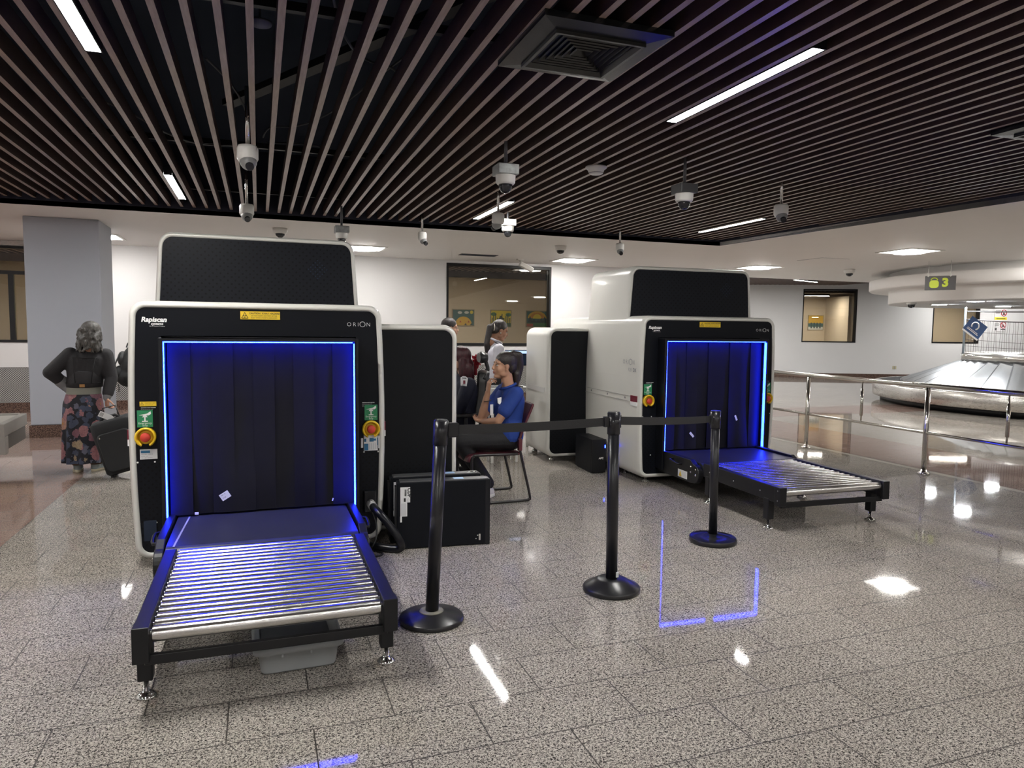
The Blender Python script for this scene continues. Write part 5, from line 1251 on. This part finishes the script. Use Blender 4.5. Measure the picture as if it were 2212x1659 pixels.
# ---- dark uniformed person behind the cabinet
def person_dark():
    Y = 8.7; hc = pY(973, 708, Y); X = hc.x-.03; t = thing('person', 'person in dark uniform with smooth black hair, mostly hidden behind the black cabinet', 'person', (X, Y, 0))
    f = V((1, -.12, 0)).normalized(); lat = V((-f.y, f.x, 0)); P = lambda a, b_, z: V((0, 0, z))+f*a+lat*b_
    hd = Head(V((hc.x-X, 0, hc.z-.005)), (1, -.15, -.1), (.08, 0, 1), 1.0); pel, che, nk = P(0, 0, .92), P(0, 0, 1.22), P(0, 0, 1.37)
    b = MB(); hd.skin(b); hd.cap(b, (-.03, 0, -.06), (-.05, 0, -.17), .052, .058); torso(b, pel, che, nk, lat, -.005); arms = []
    for q in (-1, 1):
        sh, el, wr = P(.02, q*.185, 1.30), P(.02, q*.22, 1.03), P(.18, q*.16, .90); arms.append((sh, el, wr)); limb(b, [sh, el, wr], [.05, .042, .028]); hand(b, wr, f+V((0, 0, -.4)), (0, 0, -1), q, .4)
    legs = [(P(0, q*.09, .88), P(.02, q*.09, .48), P(0, q*.09, .095)) for q in (-1, 1)]
    for l in legs: limb(b, l, [.085, .056, .038])
    remeshed(b, 'body', SK3, t, .008, 3); hd.features(t, (.34, .10, .09))
    h = MB(); hd.ell(h, (-.024, 0, .046), (.100, .083, .088)); hd.ell(h, (-.06, 0, 0), (.058, .076, .075)); hd.ell(h, (-.13, 0, -.02), (.04, .045, .04)); remeshed(h, 'hair', HAIRK, t, .008, 4)
    s = MB(); torso(s, P(0, 0, .98), che, nk-V((0, 0, .01)), lat, .02, 1.02)
    for sh, el, wr in arms: limb(s, [sh, el, el.lerp(wr, .9)], [.07, .06, .045])
    so = remeshed(s, 'jacket', DKUNI, t, .010, 4)
    MB().prism([P(.09, -.145, 1.315), P(.03, -.165, 1.325), P(.03, -.18, 1.315), P(.09, -.16, 1.305)], (0, 0, .006)).obj('rank_badge', mat('gold', (.5, .4, .1)), so)
    p = MB(); p.cap(pel+lat*.08, pel-lat*.08, .118, .118, 16, 5)
    for l in legs: limb(p, [l[0], l[1], l[2]+V((0, 0, .02))], [.098, .075, .062])
    remeshed(p, 'trousers', DKUNI, t, .012, 4)
    for l in legs: shoe(t, l[2]-V((0, 0, .02)), f, INK, RUBBER)
person_dark()
# ---- woman in the floral skirt, seen from behind (faces +y)
def woman_floral():
    Y = 8.26; X = -1.68; t = thing('person', 'woman with grey curly hair in black denim jacket and floral skirt, seen from behind', 'person', (X, Y, 0))
    f = V((0, 1, 0)); lat = V((-1, 0, 0)); P = lambda a, b_, z: V((b_*-1 if False else b_, a, z))
    W = lambda x, y, z: V((x-X, y-Y, z))
    hd = Head(W(-1.612, Y+.04, 1.405), (.12, 1, -.25), (.02, .10, 1), .98)
    pel, che, nk = W(-1.69, Y, .88), W(-1.652, Y+.01, 1.13), W(-1.635, Y+.015, 1.275)
    shL, shR = W(-1.80, Y, 1.20), W(-1.485, Y, 1.19); elL, elR = W(-1.975, Y-.03, 1.02), W(-1.435, Y-.02, .96); wrL, wrR = W(-1.845, Y+.10, .86), W(-1.468, Y-.10, .76)
    b = MB(); hd.skin(b); hd.cap(b, (-.03, 0, -.06), (-.045, 0, -.15), .050, .056); torso(b, pel, che, nk, V((1, 0, 0)), -.014, .68)
    limb(b, [shL, elL, wrL], [.046, .04, .026]); limb(b, [shR, elR, wrR], [.046, .04, .026]); hand(b, wrL, (.5, .6, -.4), (1, -.3, 0), -1, .5); hand(b, wrR, (.05, -.25, -1), (.9, .5, -.1), 1, .85)
    legs = [(W(-1.695+q*.06, Y, .80), W(-1.69+q*.075, Y+.02, .46), W(-1.685+q*.082, Y-.0, .095)) for q in (-1, 1)]
    for l in legs: limb(b, l, [.070, .054, .036])
    remeshed(b, 'body', SK3, t, .007, 3)
    h = MB(); hd.ell(h, (-.026, 0, .044), (.106, .096, .094)); hd.ell(h, (-.06, 0, -.04), (.075, .100, .10)); rnd = random.Random(4)
    for k in range(34):
        a = rnd.uniform(-1.5, 1.5); r0 = rnd.uniform(.085, .10); x, y = -.03-r0*math.cos(a), r0*math.sin(a); z0 = rnd.uniform(-.02, .06); pts = []
        for j in range(7): pts.append(hd.p(x-.012*math.sin(j*1.7+k)-.002*j, y+.014*math.cos(j*1.5+k*2)+.003*j*math.sin(a), z0-.028*j-(.02 if j > 4 else 0)))
        h.tube(pts, .013, 8, rr=[.013, .015, .015, .014, .013, .011, .007])
    remeshed(h, 'hair', HAIRG, t, .007, 2); hd.features(t)
    # cropped jacket
    s = MB(); wst = W(-1.675, Y+.0, 1.0)
    for q in (-1, 1):
        s.cap(wst+V((q*.055, 0, -.03)), che+V((q*.082, 0, 0)), .108, .112, 16, 5); s.cap(wst+V((q*.015, 0, -.033)), che+V((q*.02, 0, 0)), .112, .114, 16, 5); s.cap(che+V((q*.08, 0, 0)), nk-V((0, 0, .03)), .095, .066, 14, 5)
    limb(s, [shL, elL, elL.lerp(wrL, .72)], [.074, .066, .056]); limb(s, [shR, elR, elR.lerp(wrR, .75)], [.074, .062, .054]); j = remeshed(s, 'denim_jacket', DENIM, t, .009, 4)
    mb = MB()
    for sx in (-1, 1): mb.tube([W(-1.66+sx*.10, Y-.105, 1.17), W(-1.665+sx*.085, Y-.124, 1.05), W(-1.67+sx*.07, Y-.122, .915)], .004, 6)
    mb.tube([W(-1.835, Y-.06, .915), W(-1.745, Y-.125, .912), W(-1.68, Y-.136, .912), W(-1.61, Y-.125, .912), W(-1.525, Y-.06, .915)], .005, 6); mb.tube([W(-1.76, Y-.095, 1.175), W(-1.655, Y-.118, 1.17), W(-1.55, Y-.095, 1.17)], .004, 6); mb.obj('seams', mat('denim_seam', (.012, .012, .014), .8), j)
    MB().box(W(-1.70, 0, 0).x, W(-1.655, 0, 0).x, -.142, -.118, .876, .906).obj('leather_patch', mat('patch_tan', (.38, .19, .06), .6), j)
    limb(c := MB(), [elL.lerp(wrL, .55), elL.lerp(wrL, .95)], [.064, .062]); c.cap(elL.lerp(wrL, .8), wrL+V((.01, -.05, -.02)), .062, .045); remeshed(c, 'left_cuff', GREYK, t, .01, 3)
    limb(c := MB(), [elR.lerp(wrR, .70), elR.lerp(wrR, 1.0)], [.054, .036]); remeshed(c, 'right_cuff', GREYK, t, .01, 3)
    # knit top and skirt
    def ringe(cx, z, ax, ay, fold=0, ph=0, n=72): return [W(cx+ax*math.cos(a)+fold*math.cos(9*a+ph)*math.cos(a), Y+ay*math.sin(a)+fold*1.2*math.cos(9*a+ph)*math.sin(a), z) for a in [2*PI*i/n for i in range(n)]]
    lofts([ringe(-1.693, .76, .156, .124), ringe(-1.692, .80, .157, .124), ringe(-1.685, .90, .152, .116), ringe(-1.68, .98, .142, .105)]).obj('knit_top', SAGE, t)
    lofts([ringe(-1.682, .868, .152, .120), ringe(-1.682, .870, .163, .131), ringe(-1.68, .915, .166, .133), ringe(-1.675, .96, .166, .130), ringe(-1.665, 1.02, .160, .124), ringe(-1.665, 1.04, .150, .112)]).obj('jacket_waist', DENIM, j)
    lofts([ringe(-1.693, .80, .158, .126), ringe(-1.695, .78, .163, .133, .001), ringe(-1.70, .70, .178, .150, .004, .3), ringe(-1.70, .55, .185, .160, .008, .5), ringe(-1.70, .35, .189, .166, .012, .8), ringe(-1.70, .18, .194, .172, .015, 1.0), ringe(-1.70, .102, .197, .175, .017, 1.1)], True, False).obj('floral_skirt', floral_mat(), t)
    UP = mat('shoe_pale_blue', (.30, .34, .34), .6)
    for l, d in zip(legs, ((-.15, 1, 0), (.55, 1, 0))):
        o = shoe(t, l[2]-V((0, 0, .02)), d, UP, mat('sole_cream', (.52, .46, .33), .6)); mb = MB()
        mb.tube([l[2]+V((.046*math.cos(a), .046*math.sin(a), -.015)) for a in [2*PI*i/16 for i in range(16)]], .010, 6, True); mb.obj('ankle_strap', mat('strap_brown', (.16, .08, .04), .6), o)
woman_floral()
# ---- rolling suitcase held by her
t = thing('suitcase', 'black soft suitcase with white paper tag, tilted beside the floral skirt', 'suitcase', (-1.235, 7.90, .012)); T = M.Rotation(-.27, 4, 'Y')
SC = cloth('suitcase_fabric', (.017, .018, .020), bump=.15, bscale=120)
def TT(x, y, z): return T @ V((x, y, z))
lofts([[T @ p for p in q] for q in [rr(.165, .105, .05, .05), rr(.185, .12, .06, .075), rr(.19, .125, .06, .50), rr(.185, .12, .06, .565), rr(.16, .10, .05, .59)]]).obj('case_shell', SC, t)
lofts([[T @ (M.Rotation(PI/2, 4, 'X') @ p + V((0, -.127, .28))) for p in q] for q in [rr(.145, .19, .05, 0), rr(.15, .195, .05, .012), rr(.14, .185, .05, .026)]]).obj('front_pocket', SC, t)
for sx in (-1, 1):
    MB().cyl(TT(sx*.14-.014, -.05, .028), TT(sx*.14+.014, -.05, .028), .032, n=18).obj('wheel', RUBBER, t); MB().cyl(TT(sx*.14-.014, .07, .028), TT(sx*.14+.014, .07, .028), .03, n=18).obj('wheel', RUBBER, t)
MB().tube([TT(-.06, .09, .58), TT(-.06, .09, .70), TT(.06, .09, .70), TT(.06, .09, .58)], .008, 8).obj('pull_handle', mat('handle_grey', (.05, .05, .05), .4), t)
MB().tube([TT(-.09, -.02, .585), TT(-.06, -.02, .615), TT(.05, -.02, .615), TT(.08, -.02, .585)], .014, 8).obj('carry_handle', RUBBER, t)
a_, b_ = pY(214, 893, 7.84)-t.location, pY(250, 908, 7.84)-t.location
u = (b_-a_); v = V((u.z, 0, -u.x)).normalized()*-.028
tg = MB().prism([a_+v, a_-v*1.0, a_+u*.75-v*.9, b_-v*.2, b_+v*.4, a_+u*.7+v*1.0], (0, -.003, 0)).obj('paper_tag', PAPER, t)
mb = MB()
for k in range(6): mb.prism([a_+u*(.06+.035*k)+v*.7-V((0, .004, 0)), a_+u*(.06+.035*k)-v*.6-V((0, .004, 0)), a_+u*(.075+.035*k)-v*.6-V((0, .004, 0)), a_+u*(.075+.035*k)+v*.7-V((0, .004, 0))], (0, -.0005, 0))
mb.obj('barcode', INK, tg); MB().sphere(TT(-.12, -.155, .44), (.008, .006, .014), 8, 6).obj('zip_pull', CHROME, t)
# ---- traveller hidden behind the scanner and the backpack
t = thing('person', 'traveller in black standing behind the nearer scanner, wearing the backpack', 'person', (-1.17, 9.05, 0)); lat = V((1, 0, 0))
pel, che, nk = V((0, 0, .92)), V((0, 0, 1.22)), V((0, 0, 1.38)); hd = Head((0, 0, 1.52), (1, .2, 0)); lat = V((0, 1, 0))
b = MB(); hd.skin(b); hd.cap(b, (-.03, 0, -.06), (-.03, 0, -.16), .05, .056); torso(b, pel, che, nk, lat); lg = [(V((0, q*.09, .88)), V((0, q*.09, .48)), V((0, q*.09, .095))) for q in (-1, 1)]
ar = [(V((0, q*.185, 1.3)), V((.03, q*.22, 1.03)), V((.16, q*.16, .86))) for q in (-1, 1)]
for a in ar: limb(b, a, [.05, .042, .028]); hand(b, a[2], (.7, 0, -.6), (0, 0, -1), 1, .4)
for l in lg: limb(b, l, [.085, .056, .038])
remeshed(b, 'body', SK3, t, .010, 3); hd.features(t); h = MB(); hd.ell(h, (-.024, 0, .046), (.1, .083, .088)); hd.ell(h, (-.06, 0, 0), (.05, .074, .05)); remeshed(h, 'hair', HAIRK, t, .009, 3)
s = MB(); torso(s, V((0, 0, .98)), che, nk-V((0, 0, .01)), lat, .02)
for a in ar: limb(s, [a[0], a[1], a[1].lerp(a[2], .85)], [.07, .06, .045])
remeshed(s, 'jumper', BLKC, t, .011, 3); p = MB(); p.cap(pel+lat*.08, pel-lat*.08, .118, .118, 16, 5)
for l in lg: limb(p, [l[0], l[1], l[2]+V((0, 0, .02))], [.098, .075, .062])
remeshed(p, 'trousers', BLKC, t, .012, 3)
for l in lg: shoe(t, l[2]-V((0, 0, .02)), (1, 0, 0), INK, RUBBER)
bp = thing('backpack', 'black backpack with pockets and hanging straps at the left edge of the nearer scanner', 'backpack', (-1.40, 9.05, 0)); BP = cloth('backpack_black', (.018, .019, .020)); BG = cloth('backpack_grey', (.05, .052, .054))
def bb(mb, c, r): mb.sphere(c, r, 18, 12)
mb = MB(); bb(mb, (.02, 0, 1.03), (.10, .15, .22)); bb(mb, (.0, 0, .92), (.13, .16, .12)); bb(mb, (.04, 0, 1.19), (.07, .12, .08)); remeshed(mb, 'main_bag', BP, bp, .012, 4)
mb = MB(); bb(mb, (-.085, -.01, .96), (.06, .12, .09)); remeshed(mb, 'front_pocket', BP, bp, .01, 3); mb = MB(); bb(mb, (-.055, 0, 1.12), (.055, .10, .09)); remeshed(mb, 'top_pocket', BG, bp, .01, 3)
MB().tube(smooth([V((-.06, -.11, 1.2)), V((-.12, -.12, 1.05)), V((-.145, -.11, .93)), V((-.13, -.11, .86))]), .008, 8).obj('compression_strap', BG, bp); MB().tube([V((-.09, -.13, .85)), V((-.08, -.135, .80)), V((-.085, -.13, .76))], .006, 6).obj('hanging_strap', RUBBER, bp)
MB().tube(smooth([V((.05, .07, 1.24)), V((.0, .05, 1.30)), V((-.02, .02, 1.25))]), .008, 8).obj('haul_loop', RUBBER, bp)
# ---- white inspection table with monitor beside the standing woman
t = thing('inspection_table', 'white table behind the seated woman, cluttered with papers', 'table', (2.575, 7.60, 0)); BX('table_top', mat('table_white', (.70, .69, .66), .4), t, -.16, .20, -.12, .12, .82, .85, .006); BX('apron', MATS['table_white'], t, -.15, .19, -.11, .11, .76, .82)
for x, y in ((-.12, .08), (.17, .08), (-.12, -.08), (.17, -.08)): BX('leg', MATS['table_white'], t, x-.012, x+.012, y-.012, y+.012, 0, .76)
pt = thing('paper_stack', 'untidy pile of papers and pens on the white table', 'papers', (2.53, 7.60, .85))
for k in range(5): MB().box(-.10, .10, -.07, .07, .004*k, .004*k+.003, M.Rotation(.3*k-.5, 4, 'Z')).obj('sheet', PAPER if k % 2 else mat('paper_grey', (.35, .36, .36), .6), pt)
MB().cyl((-.05, -.05, .03), (.08, .02, .03), .006, n=8).obj('pen', INK, pt); MB().sphere((.05, -.04, .03), (.025, .02, .012), 10, 6).obj('yellow_charm', YPLAST, pt)
m0 = pY(1085, 756, 8.50)
t = thing('monitor', 'flat monitor with pale blue screen top showing above the seated woman in blue', 'monitor', (m0.x+.17, 8.50, .77)); zt = m0.z-.77
BX('bezel', BLACKM, t, -.17, .17, 0, .03, zt-.20, zt, .003); BX('screen', emis('screen_blue', (.35, .55, 1.0), 1.0), t, -.162, .162, -.003, .0, zt-.045, zt-.010); BX('screen_lower', mat('screen_dark', (.03, .05, .10), .2), t, -.162, .162, -.003, 0, zt-.19, zt-.045); MB().cyl((0, .02, .01), (0, .02, zt-.2), .02, n=12).box(-.10, .10, -.05, .09, 0, .012).obj('stand', BLACKM, t)
t = thing('side_desk', 'white desk behind the standing woman carrying the monitor', 'desk', (m0.x+.17, 8.55, 0)); BX('desk_top', MATS['table_white'], t, -.2, .2, -.12, .2, .735, .77, .005)
for x, y in ((-.17, -.08), (.17, -.08), (-.17, .16), (.17, .16)): BX('leg', MATS['table_white'], t, x-.015, x+.015, y-.015, y+.015, 0, .735)
# ---- paintings in the gallery
def painting(x0, x1, z0, z1, y, label, kind):
    t = thing('painting', label, 'painting', ((x0+x1)/2, y, (z0+z1)/2)); w, h = (x1-x0)/2, (z1-z0)/2
    pal = dict(teal=(.04, .12, .12), gold=(.60, .36, .04), yel=(.70, .55, .05), org=(.55, .22, .03), green=(.05, .16, .07), dark=(.02, .05, .06), red=(.40, .06, .03), white=(.6, .6, .55))
    m = lambda n: mat('paint_'+n, pal[n], .6)
    BX('frame', mat('frame_wood', (.30, .24, .16), .5), t, -w-.02, w+.02, .0, .03, -h-.02, h+.02)
    BX('canvas', m('teal' if kind != 1 else 'yel'), t, -w, w, -.004, .0, -h, h)
    def disc(n, cx, cz, r, y=-.006, a0=0, a1=2*PI, sz=1):
        MB().prism([(w*cx+r*math.cos(a), y, h*cz+r*sz*math.sin(a)) for a in [a0+(a1-a0)*i/24 for i in range(25)]], (0, -.001, 0)).obj(n, m(n_), t)
    if kind == 0:
        n_ = 'gold'; disc('hill', .0, -1, w*.82, a0=0, a1=PI, sz=1.0); n_ = 'yel'; disc('sun', .78, .72, .045)
        n_ = 'white'; disc('cloud', -.35, .65, .06, sz=.6); disc('cloud', .3, .68, .06, sz=.6)
        mb = MB(); [mb.prism([(w*c-.03, -.008, -h*.62), (w*c+.03, -.008, -h*.62), (w*c, -.008, -h*.35)], (0, -.001, 0)) for c in (-.3, .5)]; mb.obj('tents', m('red'), t)
        mb = MB(); [mb.prism([(w*c-.04, -.009, -h*.98), (w*c+.04, -.009, -h*.98), (w*c, -.009, -h*.7)], (0, -.001, 0)) for c in (-.75, .75, .2)]; mb.obj('trees', m('dark'), t)
    elif kind == 1:
        mb = MB(); [mb.box(w*c-.012, w*c+.012, -.008, -.006, -h, h*(.1+.25*(k % 3))) for k, c in enumerate((-.9, -.75, -.55, -.35, -.1, .1, .3, .5, .7, .9))]; mb.obj('trunks', m('dark'), t)
        n_ = 'green'; disc('palm', -.75, .55, .08, sz=.6); disc('palm', .75, .5, .08, sz=.6); MB().prism([(-.09, -.009, -h*.1), (.09, -.009, -h*.1), (0, -.009, h*.4)], (0, -.001, 0)).obj('mountain', m('dark'), t)
        BX('ground', m('green'), t, -w, w, -.0075, -.005, -h, -h*.55)
    elif kind == 2:
        n_ = 'gold'; disc('halo', 0, .1, w*.92, a0=0, a1=PI, sz=.7, y=-.006); n_ = 'org'; disc('halo', 0, .1, w*.7, a0=0, a1=PI, sz=.7, y=-.008); n_ = 'yel'; disc('sun', 0, .05, w*.42, a0=0, a1=PI, y=-.010)
        mb = MB(); [mb.prism([(w*c-.08, -.012, -h*.5), (w*c+.08, -.012, -h*.5), (w*c, -.012, h*q)], (0, -.001, 0)) for c, q in ((-.7, .4), (-.3, .1), (.1, .0), (.4, .15), (.75, .4))]; mb.obj('peaks', m('dark'), t)
        BX('meadow', m('green'), t, -w, w, -.013, -.011, -h, -h*.5); BX('roofs', m('red'), t, -w, -w*.4, -.015, -.013, -h*.98, -h*.62)
    else:
        BX('gold_sky', m('gold'), t, -w, w, -.007, -.004, -h*.1, h); mb = MB(); [mb.box(w*c-.025, w*c+.025, -.009, -.007, -h*.8, h*.0) for c in (-.6, -.2, .2, .6)]; mb.obj('figures', m('dark'), t); BX('ground', m('white'), t, -w, w, -.0075, -.005, -h, -h*.6)
    return t
painting(4.76, 5.32, 1.60, 2.0, 17.965, 'painting of a golden hill under a teal sky, leftmost through the middle window', 0)
painting(5.80, 6.35, 1.58, 2.0, 17.965, 'painting of palms on yellow, middle one seen through the middle window', 1)
painting(6.81, 7.40, 1.59, 2.0, 17.965, 'painting of a rising sun over dark peaks, rightmost through the middle window', 2)
pw = pPlane(1762, 697, RO-RN*2.58, RN); q = painting(-.26, .26, -.26, .26, 0, 'yellow painting with dark figures seen through the right wall window', 3); q.location = pw; q.rotation_euler.z = math.atan2(RU.y, RU.x)
# ------------------------------------------------------------------ camera, world, view
cd = bpy.data.cameras.new('camera'); co = bpy.data.objects.new('camera', cd); COL.objects.link(co)
cd.sensor_fit = 'HORIZONTAL'; cd.sensor_width = 36; cd.lens = F/2212*36; cd.clip_end = 200; cd.clip_start = .05
co.matrix_world = M.Translation(EYE) @ RW.to_4x4()
S.camera = co
w = bpy.data.worlds.new('world'); S.world = w; w.use_nodes = True
w.node_tree.nodes['Background'].inputs[0].default_value = (.02, .022, .03, 1); w.node_tree.nodes['Background'].inputs[1].default_value = .3
S.view_settings.view_transform = 'Standard'; S.view_settings.look = 'None'; S.view_settings.gamma = 1; S.view_settings.use_curve_mapping = False
S.view_settings.exposure = 0.38
S.cycles.use_denoising = True; S.cycles.max_bounces = 8; S.cycles.diffuse_bounces = 4; S.cycles.glossy_bounces = 4; S.cycles.transparent_max_bounces = 12
S.cycles.sample_clamp_indirect = 6; S.cycles.blur_glossy = .5; S.cycles.caustics_reflective = False; S.cycles.caustics_refractive = False
